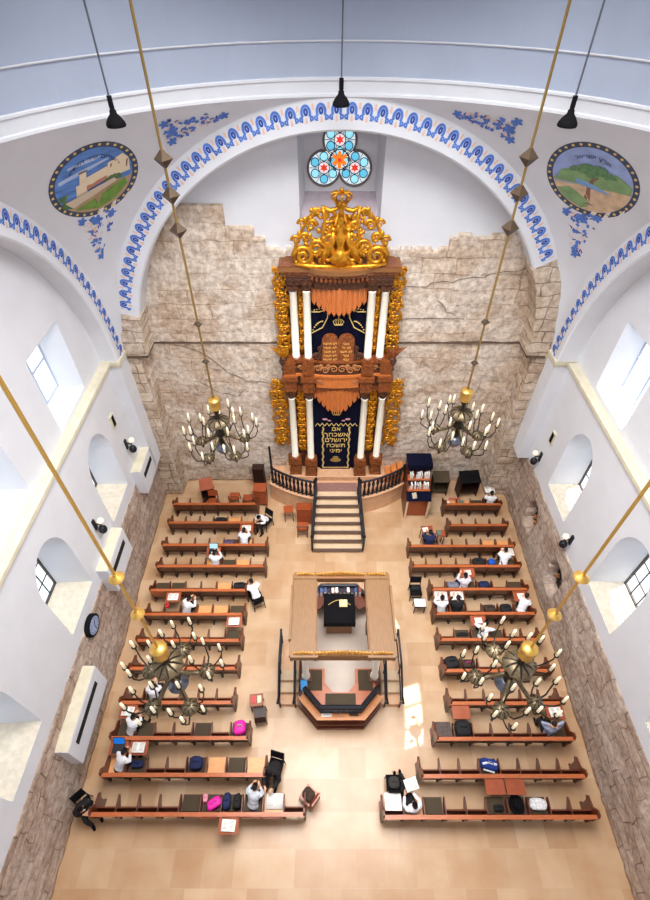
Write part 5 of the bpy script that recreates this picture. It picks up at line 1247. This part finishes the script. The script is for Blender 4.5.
# ---- seats and stands
def chair(loc, rz, label, wood=M_wood, seat=None, w=.42, h=.45, back=.88, style='wood'):
    t = thing('chair', label, 'chair', loc, rz)
    m = MB(); m.box(-w/2, w/2, -w/2, w/2, h-.035, h); m.build('seat', seat or wood, t)
    m = MB(); m.hexa([(-w/2+.02, -w/2, h+.18), (w/2-.02, -w/2, h+.18), (w/2-.02, -w/2+.025, h+.18), (-w/2+.02, -w/2+.025, h+.18)], [(-w/2+.01, -w/2-.09, back), (w/2-.01, -w/2-.09, back), (w/2-.01, -w/2-.06, back), (-w/2+.01, -w/2-.06, back)]); m.build('backrest', seat or wood, t)
    for sx in (-1, 1):
        m = MB(); m.tube([(sx*(w/2-.02), w/2-.03, h-.03), (sx*(w/2-.01), w/2, 0)], [.02, .016], 6); m.build('leg', wood, t)
        m = MB(); m.tube([(sx*(w/2-.02), -w/2-.07, back-.03), (sx*(w/2-.02), -w/2+.02, h), (sx*(w/2-.01), -w/2-.03, 0)], [.016, .02, .016], 6); m.build('leg', wood, t)
    m = MB(); m.tube([(-w/2+.02, -w/2-.01, .2), (w/2-.02, -w/2-.01, .2)], .012, 6); m.tube([(-w/2+.02, w/2-.01, .25), (w/2-.02, w/2-.01, .25)], .012, 6); m.build('stretcher', wood, t)
    return t
def lectern(loc, rz, label, w=.55, d=.45, h=1.1, mt=M_wood, cloth=None, slope=.18):
    t = thing('lectern', label, 'lectern', loc, rz)
    m = MB(); m.hexa([(-w/2, -d/2, h-slope), (w/2, -d/2, h-slope), (w/2, d/2, h), (-w/2, d/2, h)], [(-w/2, -d/2, h-slope+.03), (w/2, -d/2, h-slope+.03), (w/2, d/2, h+.03), (-w/2, d/2, h+.03)]); m.build('slanted_top', cloth or mt, t)
    for s in (-1, 1):
        m = MB(); m.prism([(-d/2+.03, 0), (d/2-.03, 0), (d/2-.03, h-.02), (-d/2+.03, h-slope)], lambda u, v, q: (s*(w/2-.03)-.015+q, u, v), .03); m.build('side_panel', mt, t)
    m = MB(); m.box(-w/2+.03, w/2-.03, -d/2+.05, d/2-.05, .3, .33); m.box(-w/2+.03, w/2-.03, d/2-.07, d/2-.04, .2, h-.05); m.build('shelf', mt, t)
    return t
M_redw = MATS['table_red_wood']
def small_table(loc, rz, label, w=.4, d=.35, h=.72, top=M_redw):
    t = thing('small_table', label, 'table', loc, rz); m = MB(); m.box(-w/2, w/2, -d/2, d/2, h-.025, h); m.build('table_top', top, t)
    for sx in (-1, 1):
        for sy in (-1, 1): m = MB(); m.tube([(sx*(w/2-.04), sy*(d/2-.04), h-.02), (sx*(w/2-.03), sy*(d/2-.03), 0)], .016, 6); m.build('leg', M_wood_d, t)
    return t
lectern((-4.98, 13.45, 0), .25, 'dark wooden lectern standing tilted by the left stone pier', .55, .5, 1.15, M_wood_d, M_redw)
chair((-4.72, 13.0, 0), PI, 'brown wooden chair drawn up to the dark lectern', M_wood_d, M_redw)
chair((-3.85, 13.3, 0), 0, 'brown wooden chair behind the first left pew, left of a pair', M_wood_d, M_redw, back=.8)
chair((-3.27, 13.2, 0), .1, 'brown wooden chair behind the first left pew, right of a pair', M_wood_d, M_redw, back=.7)
lectern((-2.72, 13.3, 0), PI, 'closed brown lectern beside the curved platform', .55, .5, 1.05, M_redw, M_redw, .05)
lectern((-2.85, 14.2, 0), PI, 'tall dark lectern against the stone wall beside the curved platform', .5, .4, 1.35, M_wood_d, M_wood_d, .1)
small_table((-1.5, 12.45, 0), .1, 'small brown table in front of the curved platform', .4, .36, .68)
lectern((-.85, 12.35, 0), PI, 'wide brown lectern squeezed against the ark stairs', .62, .5, 1.05, M_redw, M_redw)
chair((-.9, 11.75, 0), 0, 'wooden chair facing the lectern beside the ark stairs', M_wood_d, M_redw)
small_table((-2.12, 5.15, 0), .1, 'little reddish table alone in the left aisle', .42, .36, .6, mat('brown_top', (140, 78, 50), .5))
chair((-1.98, 4.82, 0), .1, 'small wooden stool chair beside the little reddish table', M_wood_d, back=.46, w=.36)
chair((-.45, 2.72, 0), .9, 'wooden chair with a dark bag at the near end of the left block', M_redw, w=.4)
chair((1.93, 3.0, 0), 0+PI*0, 'black framed chair beside the reclining person', mat('black_metal', (22, 22, 24), .4, .5), M_black)
chair((3.3, 8.95, 0), PI, 'black folding chair at the aisle holding a white sheet', MATS['black_metal'], M_black)
small_table((3.38, 8.42, 0), 0, 'low black framed stand next to the folding chair', .42, .36, .5, MATS['black_metal'])
sheet((3.38, 8.42, .502), 0, 'white sheet lying on the low black stand in the right aisle', .4, .3)
small_table((4.02, 11.38, 0), .05, 'small red table before the person in a navy jacket', .45, .32, .78)
sheet((3.95, 11.36, .782), .2, 'white sheet on the small red table before the navy jacket', .22, .2)
small_table((4.72, 11.30, 0) if False else (4.52, 11.2, 0), 0, 'second small red table between the third right pew and the short pew', .34, .3, .78)
def slab(name, label, cat, loc, rz, w, d, h, mt, trim=None):
    t = thing(name, label, cat, loc, rz); m = MB(); m.hexa([(-w/2, -d/2, 0), (w/2, -d/2, 0), (w/2, d/2, 0), (-w/2, d/2, 0)], [(-w/2+.004, -d/2+.004, h), (w/2-.004, -d/2+.004, h), (w/2-.004, d/2-.004, h), (-w/2+.004, d/2-.004, h)]); m.build('cover', mt, t)
    m = MB(); m.box(-w/2+.006, w/2-.002, -d/2+.006, d/2-.006, .004, h-.004); m.build('page_block', M_paper, t); return t
slab('closed_book', 'grey green closed book on the second small red table', 'book', (4.46, 11.2, .782), .1, .17, .24, .03, mat('grey_green_cover', (96, 118, 104), .7))
slab('closed_book', 'grey green closed book on the short first right pew', 'book', (5.72, 12.88, .508), .1, .2, .26, .035, MATS['grey_green_cover'])
slab('closed_book', 'red board lying beyond the short first right pew', 'book', (5.75, 13.0, .55) if False else (5.62, 13.4, 0), .05, .5, .34, .03, mat('faded_red_cover', (196, 104, 84), .7))
t = thing('paper_cup', 'white paper cup on the short first right pew', 'cup', (5.12, 12.83, .468)); m = MB(); m.lathe([(.05, 0), (.065, .16)], n=16); m.build('cup_wall', M_paper, t, True)
m = MB(); m.lathe([(.067, .16), (.067, .175), (.05, .18)], n=16); m.build('lid', M_white, t)

# ---- bookcase right of the ark
t = thing('bookcase', 'stepped wooden bookcase with navy cloths to the right of the ark', 'bookcase', (3.78, 12.9, 0))
m = MB()
for s in (-1, 1): m.prism([(-.42, 0), (.95, 0), (.95, 2.45), (.35, 2.45), (.32, 1.95), (.08, 1.7), (-.1, 1.4), (-.42, 1.22)], lambda u, v, w: (s*.46-.02+w, u, v), .04)
m.build('side_panel', M_wood, t)
m = MB(); m.box(-.46, .46, .9, .94, 0, 2.4); m.box(-.46, .46, -.3, -.26, .05, 1.2); m.build('panel', M_redw, t)
for y0, y1, z in ((.35, .95, 2.42), (.1, .42, 1.82), (-.16, .2, 1.46)):
    m = MB(); m.box(-.45, .45, y0, y1, z, z+.03); m.build('shelf', M_wood_l, t)
for s in (-1, 1): m = MB(); m.box(s*.44-.035, s*.44+.035, -.45, -.38, 0, 1.2); m.build('post', mat('pale_post', (226, 200, 168), .5), t)
m = MB(); m.hexa([(-.5, -.46, 1.18), (.5, -.46, 1.18), (.5, -.12, 1.4), (-.5, -.12, 1.4)], [(-.5, -.46, 1.22), (.5, -.46, 1.22), (.5, -.12, 1.44), (-.5, -.12, 1.44)]); m.build('desk_cloth', M_navy, t)
m = MB(); m.box(-.5, .5, .32, .98, 2.45, 2.49); m.box(-.5, .5, .30, .33, 2.25, 2.49); m.build('top_cloth', M_navy, t)
bc = ((226, 222, 212), (232, 228, 220), (52, 74, 120), (30, 34, 60), (222, 214, 200), (70, 90, 130), (236, 232, 226), (120, 60, 40))
bk = 0
for row, (y, z, xs) in enumerate(((.26, 1.852, (-.34, -.27, -.12, -.05, .02, .09, .24, .31, .38)), (.02, 1.492, (-.36, -.29, -.15, -.05, .05, .22, .29, .36)))):
    for i, x in enumerate(xs):
        c_ = bc[(i*5+row*3+i//2) % 8]; o = thing('book', 'book standing on the %s book shelf of the stepped bookcase' % ('upper' if row == 0 else 'lower'), 'book', (3.78+x, 12.9+y, z), 0, 'books on the %s shelf of the stepped bookcase' % ('upper' if row == 0 else 'lower'))
        h = .22+.03*((i*7) % 3); m = MB(); m.box(-.026, .026, -.09, .09, 0, h); m.build('cover', mat('cover_%d_%d_%d' % c_, c_, .7), o)
        m = MB(); m.box(-.02, .02, -.094, .084, .006, h+(.002 if i % 2 else -.006)); m.build('page_block', M_paper, o)
slab('prayer_book', 'book with a pale cover on the navy cloth of the bookcase', 'book', (3.6, 12.62, 1.335), .3, .18, .24, .03, mat('tan_cover', (186, 172, 150), .7)).rotation_euler = (.57, 0, .2)
lectern((6.15, 13.85, 0), .1, 'lectern under a black cloth standing by the right stone pier', .85, .55, 1.15, M_wood_d, M_black)
lectern((4.95, 13.9, 0), .0, 'olive brown lectern half hidden behind the right chandelier', .7, .5, 1.1, M_oliv, M_oliv)

# ---- things on the bimah
sheet((BX-.42, 4.66, 1.002), 0, 'white sheet on the front ledge of the bimah', .3, .22)
slab('closed_book', 'dark brown box-like book on the front ledge of the bimah', 'book', (BX+.38, 4.66, 1.002), 0, .26, .18, .06, mat('dark_brown_cover', (40, 26, 22), .6))
for i, x in enumerate((-.12, -.02, .08)):
    t = thing('paper_cup', 'small silvery cup in the row of three on the bimah ledge', 'cup', (BX+x, 4.66, 1.002), 0, 'three small cups on the bimah ledge'); m = MB(); m.lathe([(.03, 0), (.038, .08), (.03, .08), (.02, .02)], n=12); m.build('cup_wall', mat('silver_grey', (186, 182, 176), .3, .6), t, True)
slab('closed_book', 'bright blue book on the left ledge of the bimah', 'book', (BX-1.12, 5.45, 1.002), .1, .2, .3, .03, mat('bright_blue_cover', (40, 150, 226), .5))
b_ = open_book((BX+.13, 7.72, BZ+1.228), 0, 'open cream book on the black cloth of the reading desk', .26, .24, tint=mat('cream_paper', (250, 226, 170), .8)); b_.rotation_euler = (.13, 0, 0)
for i in range(12):
    x = -.72+i*.13; c_ = bc[(i*5) % 8] if i % 3 else (24, 34, 60)
    o = thing('book', 'book in the row on the back shelf of the bimah', 'book', (BX+x, 8.33, 1.302), 0, 'books on the back shelf of the bimah'); h = .24+.03*(i % 3); m = MB(); m.box(-.045, .045, -.09, .09, 0, h); m.build('cover', mat('cover_%d_%d_%d' % c_, c_, .7), o)
    m = MB(); m.box(-.038, .038, -.094, .084, .006, h-.006); m.build('page_block', M_paper, o)

# ---- bags, coats, cushions on the pews
def bag(loc, rz, label, mt, w=.34, d=.26, h=.22, name='bag', cat='bag', trim=None, seed=0):
    t = thing(name, label, cat, loc, rz); rnd = random.Random(seed+len(label)); m = MB(); n, k = 18, 9; vs = []
    for i in range(1, k):
        a = PI*i/k
        for j in range(n):
            q = 2*PI*j/n; e = .62
            sx = math.copysign(abs(math.cos(q))**e, math.cos(q)); sy = math.copysign(abs(math.sin(q))**e, math.sin(q)); sr = math.sin(a)**.55; b = 1+.14*noise.noise(Vector((sx*2.3+seed, sy*2.3, a*2)))+.05*rnd.uniform(-1, 1)
            vs.append((w/2*sx*sr*b, d/2*sy*sr*b, h/2+h/2*math.copysign(abs(math.cos(a))**.7, math.cos(a))*(1+.12*noise.noise(Vector((sx*3, sy*3, seed))))))
    vs += [(0, 0, h), (0, 0, 0)]; T = len(vs)-2
    fs = [(i*n+j, (i+1)*n+j, (i+1)*n+(j+1) % n, i*n+(j+1) % n) for i in range(k-2) for j in range(n)]+[(T, j, (j+1) % n) for j in range(n)]+[(T+1, (k-2)*n+(j+1) % n, (k-2)*n+j) for j in range(n)]
    m.add(vs, fs); m.build('body', mt, t, True)
    m = MB(); m.tube([(-w*.22, 0, h*.96), (-w*.16, .02, h+.05), (w*.16, .02, h+.05), (w*.22, 0, h*.96)], .012, 6); m.build('handle' if cat == 'bag' else 'fold', trim or mt, t)
    return t
def on(side, k, i, dx=0, dy=0): 
    lo = (LROWS if side == 'L' else RROWS)[k][1][i]; z = .512 if lo == 'd' else .468 if lo == 'w' else .80
    return (seat_x(side, k, i)+dx, row_y(side, k)+.27+dy, z)
cm = lambda n, c, r=.85: mat(n, c, r, var=.25, scale=14, bump=.3)
M_mag = cm('magenta_fabric', (226, 30, 160), .6); M_navyf = cm('navy_fabric', (24, 34, 76)); M_blk = cm('black_fabric', (22, 21, 24)); M_gry = cm('light_grey_fabric', (196, 200, 208)); M_brn = cm('dark_brown_fabric', (62, 44, 34)); M_roy = cm('royal_blue_fabric', (28, 88, 190))
bag(on('L', 9, 6), .1, 'vivid magenta bag with a green tip at the aisle end of a left pew', M_mag, .36, .4, .3, trim=mat('fresh_green', (110, 190, 90), .6))
bag(on('L', 10, 4), 0, 'round navy backpack on a left pew seat', M_navyf, .38, .34, .3)
bag(on('L', 10, 1), 0, 'flat navy bag beside the person in white by the left wall', M_navyf, .36, .2, .12)
bag(on('L', 11, 5, .08, -.04), .5, 'magenta bag in the nearest left pew', M_mag, .4, .26, .18)
bag(on('L', 11, 5, -.18, .08), 0, 'small pink pouch in front of the magenta bag in the nearest pew', cm('pale_pink_fabric', (236, 150, 170)), .12, .2, .12, seed=4)
bag(on('L', 11, 6, -.14), 0, 'tall navy bag next to the magenta bag in the nearest left pew', M_navyf, .22, .4, .26)
bag(on('L', 11, 6, .14), 0, 'black bag with a brown panel beside the tall navy bag', M_blk, .22, .36, .22, trim=M_brn)
bag(on('L', 1, 3), 0, 'black coat folded on the second left pew', M_blk, .46, .26, .14, 'coat', 'coat')
bag(on('L', 4, 5), 0, 'black bag at the aisle end of the fifth left pew', M_blk, .44, .26, .18)
bag(on('L', 3, 3), 0, 'tan folded bag beside the person with the black laptop', cm('tan_fabric', (206, 160, 90)), .3, .26, .2)
bag(on('L', 5, 1, -.12), 0, 'small red pouch beside the person in the sixth left pew', cm('red_fabric', (190, 40, 40)), .14, .18, .12)
bag(on('L', 2, 4, -.1), 0, 'purple grey scarf beside the person in the third left pew', cm('violet_fabric', (90, 74, 110)), .4, .2, .1, 'scarf', 'scarf')
bag(on('R', 3, 4), 0, 'black coat heaped on the fourth right pew', M_blk, .48, .34, .2, 'coat', 'coat')
bag(on('R', 3, 5, -.08), .2, 'royal blue bag beside the black coat in the right block', M_roy, .26, .26, .2)
bag(on('R', 4, 1), 0, 'grey bag with pale patches left of the person in pinkish white', cm('patchy_grey', (120, 120, 136)), .42, .26, .14)
bag(on('R', 4, 3), 0, 'navy bag right of the person in pinkish white', M_navyf, .4, .28, .18)
bag(on('R', 5, 3), 0, 'dark brown bag on the sixth right pew', M_brn, .42, .28, .14)
bag(on('R', 5, 4), 0, 'black coat on the sixth right pew', M_blk, .42, .34, .2, 'coat', 'coat')
bag(on('R', 6, 1, .0), 0, 'thin black folder bag on the seventh right pew', M_blk, .4, .12, .06)
bag(on('R', 7, 0), .2, 'black coat at the aisle end of the eighth right pew', M_blk, .46, .4, .26, 'coat', 'coat')
bag(on('R', 7, 1), 0, 'brown bag with a pink tag beside the black coat', M_brn, .4, .26, .14, trim=M_mag)
bag(on('R', 9, 1), 0, 'big black coat draped over the second seat of a right pew', M_blk, .46, .46, .28, 'coat', 'coat')
slab('closed_book', 'dark patterned box at the aisle end of the tenth right pew', 'box', on('R', 9, 0), 0, .46, .4, .1, mat('dark_box', (74, 56, 50), .6, var=.5, scale=12))
t = bag(on('R', 10, 3), -.25, 'blue and white sports bag on a right pew', cm('sport_blue', (22, 52, 130)), .5, .3, .26)
m = MB(); m.tube([(-.2, -.05, .24), (-.05, .02, .28), (.18, .02, .25)], .03, 6); m.tube([(-.15, -.15, .14), (.15, -.16, .14)], .03, 6); m.build('white_stripe', M_white, t)
def hat(loc, label):
    t = thing('hat', label, 'hat', loc); m = MB(); m.lathe([(.2, .0), (.21, .01), (.19, .02), (.1, .02)], n=24, sy=1.2); m.build('brim', M_black, t, True)
    m = MB(); m.lathe([(.11, .02), (.11, .1), (.09, .13), (.03, .12)], n=20, sy=1.2); m.build('crown', M_black, t, True)
hat(on('R', 11, 6), 'wide black hat on a dark padded seat of the nearest right pew')
bag(on('R', 11, 5, .05, -.08), 0, 'small black pouch on the nearest right pew', M_blk, .26, .16, .12)
bag(on('R', 11, 7), -.1, 'crumpled white plastic bag on the nearest right pew', cm('white_plastic', (232, 232, 234)), .46, .28, .16)
bag((3.3, 9.0, .452), 0, 'dark pouch on the black folding chair', M_blk, .3, .2, .1)
bag((-.45, 2.72, .452), .9, 'brown and black bag on the chair at the near end of the left block', M_brn, .3, .34, .2)
bag((1.93, 3.0, .452), 0, 'dark patterned bag on the chair beside the reclining person', cm('charcoal_fabric', (50, 48, 46)), .3, .3, .14)
slab('closed_book', 'red book on the little table in the left aisle', 'book', (-2.2, 5.15, .602), .1, .12, .2, .03, mat('red_cover', (200, 60, 60), .6))
slab('closed_book', 'cream book on the little table in the left aisle', 'book', (-2.03, 5.16, .602), .1, .12, .22, .03, mat('cream_cover', (220, 200, 176), .6))
sheet(on('R', 11, 0)[:2]+(.802,) if False else (seat_x('R', 11, 0), row_y('R', 11)+.3, .80), 0, 'white sheet across the first seat beside the reclining person', .44, .4)
open_book((seat_x('L', 11, 8)+.02, row_y('L', 11)+.30, .468), 0, 'large open book read by the person in a black coat', .46, .36)
# ================================================================ people
def hand(m, wrist, d, up, s):
    """palm and five unequal, slightly curled fingers; d forwards, up = back of the hand, s = side of the thumb"""
    d = Vector(d).normalized(); up = Vector(up); up = (up-d*up.dot(d)).normalized(); side = d.cross(up)*s; w = Vector(wrist)
    m.tube([w-d*.02, w+d*.03, w+d*.08], [.026, .034, .036], 8, flat=.6)
    for k, L_ in enumerate((.070, .080, .074, .058)):
        b = w+d*.075+side*(.027-.018*k); m.tube([b, b+d*L_*.45-up*.004, b+d*L_*.8-up*.018, b+d*L_*.95-up*.034], [.0105, .010, .0095, .008], 6)
    b = w+d*.02+side*.028; m.tube([b, b+d*.03+side*.028, b+d*.06+side*.03-up*.01], [.013, .012, .010], 6)
def person(loc, rz, label, shirt=None, trousers=None, lean=.35, hands=None, elbows=None, knee=None, ankle=None, cap=True, hair=M_hair, hx=0.0, head_tilt=.35, coat=False, seat=.47, skin=M_skin):
    shirt = shirt or M_white; trousers = trousers or M_blk
    t = thing('person', label, 'person', loc, rz)
    sp = lambda r, x=0, f=0: Vector((x, r*math.sin(lean)+f*math.cos(lean), seat+.1+r*math.cos(lean)-f*math.sin(lean)))
    hips, chest, neck = sp(0), sp(.30), sp(.50)
    hd = neck+Vector((hx, .15*math.sin(lean+head_tilt), .17*math.cos(lean+head_tilt*.6))); R = Matrix.Rotation(-(lean*.8+head_tilt), 3, 'X')
    RB = Matrix.Rotation(-lean, 3, 'X')
    hands = hands or ((-.12, .47, .89), (.12, .47, .89)); t.scale = (.92, .92, .92)
    knee = knee or ((-.13, .44, seat+.07), (.13, .44, seat+.07)); ankle = ankle or ((-.13, .42, .10), (.13, .46, .10))
    body, sh, tr = MB(), MB(), MB()
    for m, g in ((body, 0), (sh, .014 if not coat else .028)):
        m.ball(sp(.04), .165+g, .12+g, .13+g, 14, 10, RB); m.ball(sp(.2), .15+g, .11+g, .16+g, 14, 10, RB); m.ball(sp(.36), .175+g, .115+g, .15+g, 14, 10, RB)
        m.tube([sp(.45, -.17), sp(.47, 0), sp(.45, .17)], [.062+g, .075+g, .062+g], 10)
    body.tube([neck-Vector((0, 0, .03)), neck.lerp(hd, .6)], [.058, .052], 10)
    sh.tube([neck-Vector((0, 0, .04)), neck.lerp(hd, .28)], [.075, .062], 10)
    for q, s in enumerate((-1, 1)):
        a = sp(.44, s*.185); h = Vector(hands[q]); e = Vector(elbows[q]) if elbows else (a+h)/2+Vector((s*.09, -.04, -.10))
        body.tube([a, a.lerp(e, .5), e, e.lerp(h, .5), h], [.052, .046, .040, .037, .026], 10)
        sh.tube([a, a.lerp(e, .5), e, e.lerp(h, .5), e.lerp(h, .9)], [.068, .062, .056, .050, .044] if not coat else [.08, .074, .066, .06, .055], 10)
        hand(body, h, (h-e), (0, 0, 1), -s)
        k = Vector(knee[q]); an = Vector(ankle[q]); hp = Vector((s*.09, .02, seat+.08))
        body.tube([hp, hp.lerp(k, .5), k, k.lerp(an, .35), an], [.085, .075, .055, .055, .036], 10); body.tube([an+Vector((0, -.04, -.03)), an+(Vector((0, .14, -.06)))], [.036, .03], 8)
        tr.tube([hp, hp.lerp(k, .5), k, k.lerp(an, .35), an], [.105, .092, .074, .070, .062], 10)
        sm = MB(); f = Vector((0, 1, 0)) if abs(an.y-k.y) < .3 else Vector((0, .5, .8)); sm.tube([an+Vector((0, -.06, -.055)), an+Vector((0, .02, -.05)), an+f*.12+Vector((0, 0, -.055)), an+f*.18+Vector((0, 0, -.06))], [.04, .048, .045, .03], 8); sm.build('shoe', M_black, t, True)
    tr.ball(Vector((0, 0, seat+.09)), .18, .15, .12, 14, 8)
    if coat:
        m = MB(); m.ball(sp(.34, 0, .125), .055, .03, .14, 10, 8, RB); m.build('shirt_front', M_white, t, True)
    # head: skull, jaw, nose, brow, ears
    H = lambda x, y, z: hd+R @ Vector((x, y, z))
    body.ball(H(0, 0, .0), .074, .092, .105, 16, 12, R); body.ball(H(0, .03, -.065), .05, .055, .05, 12, 8, R); body.ball(H(0, .095, -.012), .013, .022, .026, 8, 6, R); body.ball(H(0, .075, .03), .05, .02, .014, 8, 6, R)
    body.ball(H(0, .078, -.055), .024, .018, .014, 8, 6, R)
    for s in (-1, 1): body.ball(H(s*.078, -.005, -.005), .012, .02, .03, 8, 6, R)
    fuse(body, 'body', .0115, skin, t, 2)
    fuse(sh, 'coat' if coat else 'shirt', .02, shirt, t, 4); fuse(tr, 'trousers', .02, trousers, t, 3)
    m = MB(); m.ball(H(0, -.018, .028), .082, .094, .096, 16, 12, R); m.ball(H(0, -.055, -.01), .07, .055, .075, 12, 8, R); m.build('hair', hair, t, True)
    for s in (-1, 1):
        m = MB(); m.ball(H(s*.03, .083, .008), .011, n=8, k=6); e = m.build('eye', mat('eye_white', (236, 234, 230), .3), t, True); m = MB(); m.ball(H(s*.03, .092, .007), .0055, n=6, k=4); m.build('pupil', M_black, e)
    m = MB(); m.ball(H(0, .094, -.056), .02, .006, .005, 8, 5, R); m.build('mouth', mat('lips', (170, 96, 84), .5), t)
    if cap:
        m = MB(); vs = []; n = 18
        for j, (r, z) in enumerate(((.07, .092), (.064, .108), (.045, .122), (.02, .129), (.001, .131))):
            for i in range(n): q = 2*PI*i/n; vs.append(H(r*math.cos(q), -.03+r*math.sin(q), z))
        m.add(vs, [(j*n+i, j*n+(i+1) % n, (j+1)*n+(i+1) % n, (j+1)*n+i) for j in range(4) for i in range(n)]); m.build('skullcap', M_black, t, True)
    return t
def seated(side, k, px, label, **kw):
    d = (row_y(side, k)+.25)*math.cos(math.radians(45.9))+16*math.sin(math.radians(45.9)); x = (px-325)*d/497.3; rz = kw.pop('rz', 0); kw['seat'] = .42
    return person((x, row_y(side, k)+.19, 0), rz, label, **kw)
A_close = dict(hands=((-.06, .43, .89), (.06, .43, .89)))
seated('L', 2, 243, 'person in a white shirt hunched in the third left pew', lean=.55)
seated('L', 3, 214, 'person in a white shirt using the black laptop', lean=.3)
seated('L', 5, 184, 'person in a white shirt twisted sideways in the sixth left pew', lean=.45, rz=-.5)
seated('L', 8, 151, 'person in a white shirt under the near left chandelier', lean=.3, **A_close)
seated('L', 9, 127, 'person in a white shirt with a black cap behind the blue laptop', lean=.5, rz=-.4)
seated('L', 10, 114, 'person in a white shirt bending forward by the left wall', lean=.6, rz=-.6)
seated('L', 11, 251, 'person in a light grey shirt next to the black coated reader', shirt=M_gry, lean=.6, rz=-.2)
seated('R', 0, 492, 'person in a white shirt holding up a book in the short first pew', lean=.2, hands=((-.12, .3, .95), (.12, .3, .95)))
open_book((seat_x('R', 0, 3)-.05, row_y('R', 0)+.62, .96), 0, 'open white book held up in the short first right pew', .4, .3)
seated('R', 2, 431, 'person in a navy jacket with a large black cap at the aisle', shirt=M_navyf, lean=.4, coat=True)
seated('R', 3, 506, 'person in a white shirt leaning over a large book by the right wall', lean=.75, rz=-.25)
seated('R', 4, 466, 'person in a pinkish white shirt behind a red folding table', shirt=cm('pinkish_white_fabric', (232, 224, 236)), lean=.25)
seated('R', 5, 443, 'person in a white shirt, left of the pair reading side by side', lean=.35)
seated('R', 5, 459, 'person in a dark coat, right of the pair reading side by side', shirt=M_blk, lean=.35, coat=True)
seated('R', 5, 524, 'person in a white shirt slumped forward by the right stone wall', lean=.8, rz=-.5)
seated('R', 6, 485, 'person in a white shirt with raised arms beside the right chandelier', lean=.4, rz=-.3, hands=((-.16, .2, .98), (.16, .2, .98)), elbows=((-.36, .22, .9), (.36, .22, .9)))
seated('R', 9, 553, 'person in a grey blue shirt with hands behind the head', shirt=cm('grey_blue_fabric', (160, 168, 192)), lean=.1, cap=False, head_tilt=.2, hands=((-.1, .06, 1.2), (.1, .06, 1.2)), elbows=((-.33, .16, 1.13), (.33, .16, 1.13)))
seated('R', 11, 414, 'person in a white shirt reclining with a book and outstretched legs', lean=-.12, rz=.28, head_tilt=.5, hands=((-.12, .34, .80), (.12, .34, .80)), knee=((-.08, .52, .46), (.09, .52, .50)), ankle=((-.1, .98, .16), (.06, .96, .24)))
b_ = open_book((2.36, 2.90, .86), .28, 'open pale book held by the reclining person', .36, .3)
# people on chairs beside the pews
c1 = chair((-2.42, 12.05, 0), PI*.8, 'black chair at the aisle end of the second left pew', MATS['black_metal'], M_black)
person((-2.42, 12.05, 0), PI*.8, 'person in a white shirt seated on a black chair facing the camera', lean=.55)
c2 = chair((-2.45, 8.62, 0), .45, 'black chair at the aisle end of the fifth left pew', MATS['black_metal'], M_black)
person((-2.45, 8.62, 0), .45, 'person in a white shirt leaning forward from the aisle chair', lean=.7)
c3 = chair((-1.42, 3.4, 0), PI*.92, 'dark chair under the person in the black coat', MATS['black_metal'], M_black)
person((-1.42, 3.4, 0), PI*.92, 'person in a long black coat and white collar reading in the left aisle', shirt=M_blk, lean=.45, coat=True, hands=((-.12, .62, .74), (.12, .62, .74)))
c4 = chair((-6.58, 2.5, 0), -2.4, 'dark chair in the near left corner', MATS['black_metal'], M_black, w=.36)
person((-6.58, 2.5, 0), -2.4, 'person in a black coat in the near left corner', shirt=M_blk, lean=.35, coat=True, hands=((-.08, .3, .75), (.08, .3, .75)))
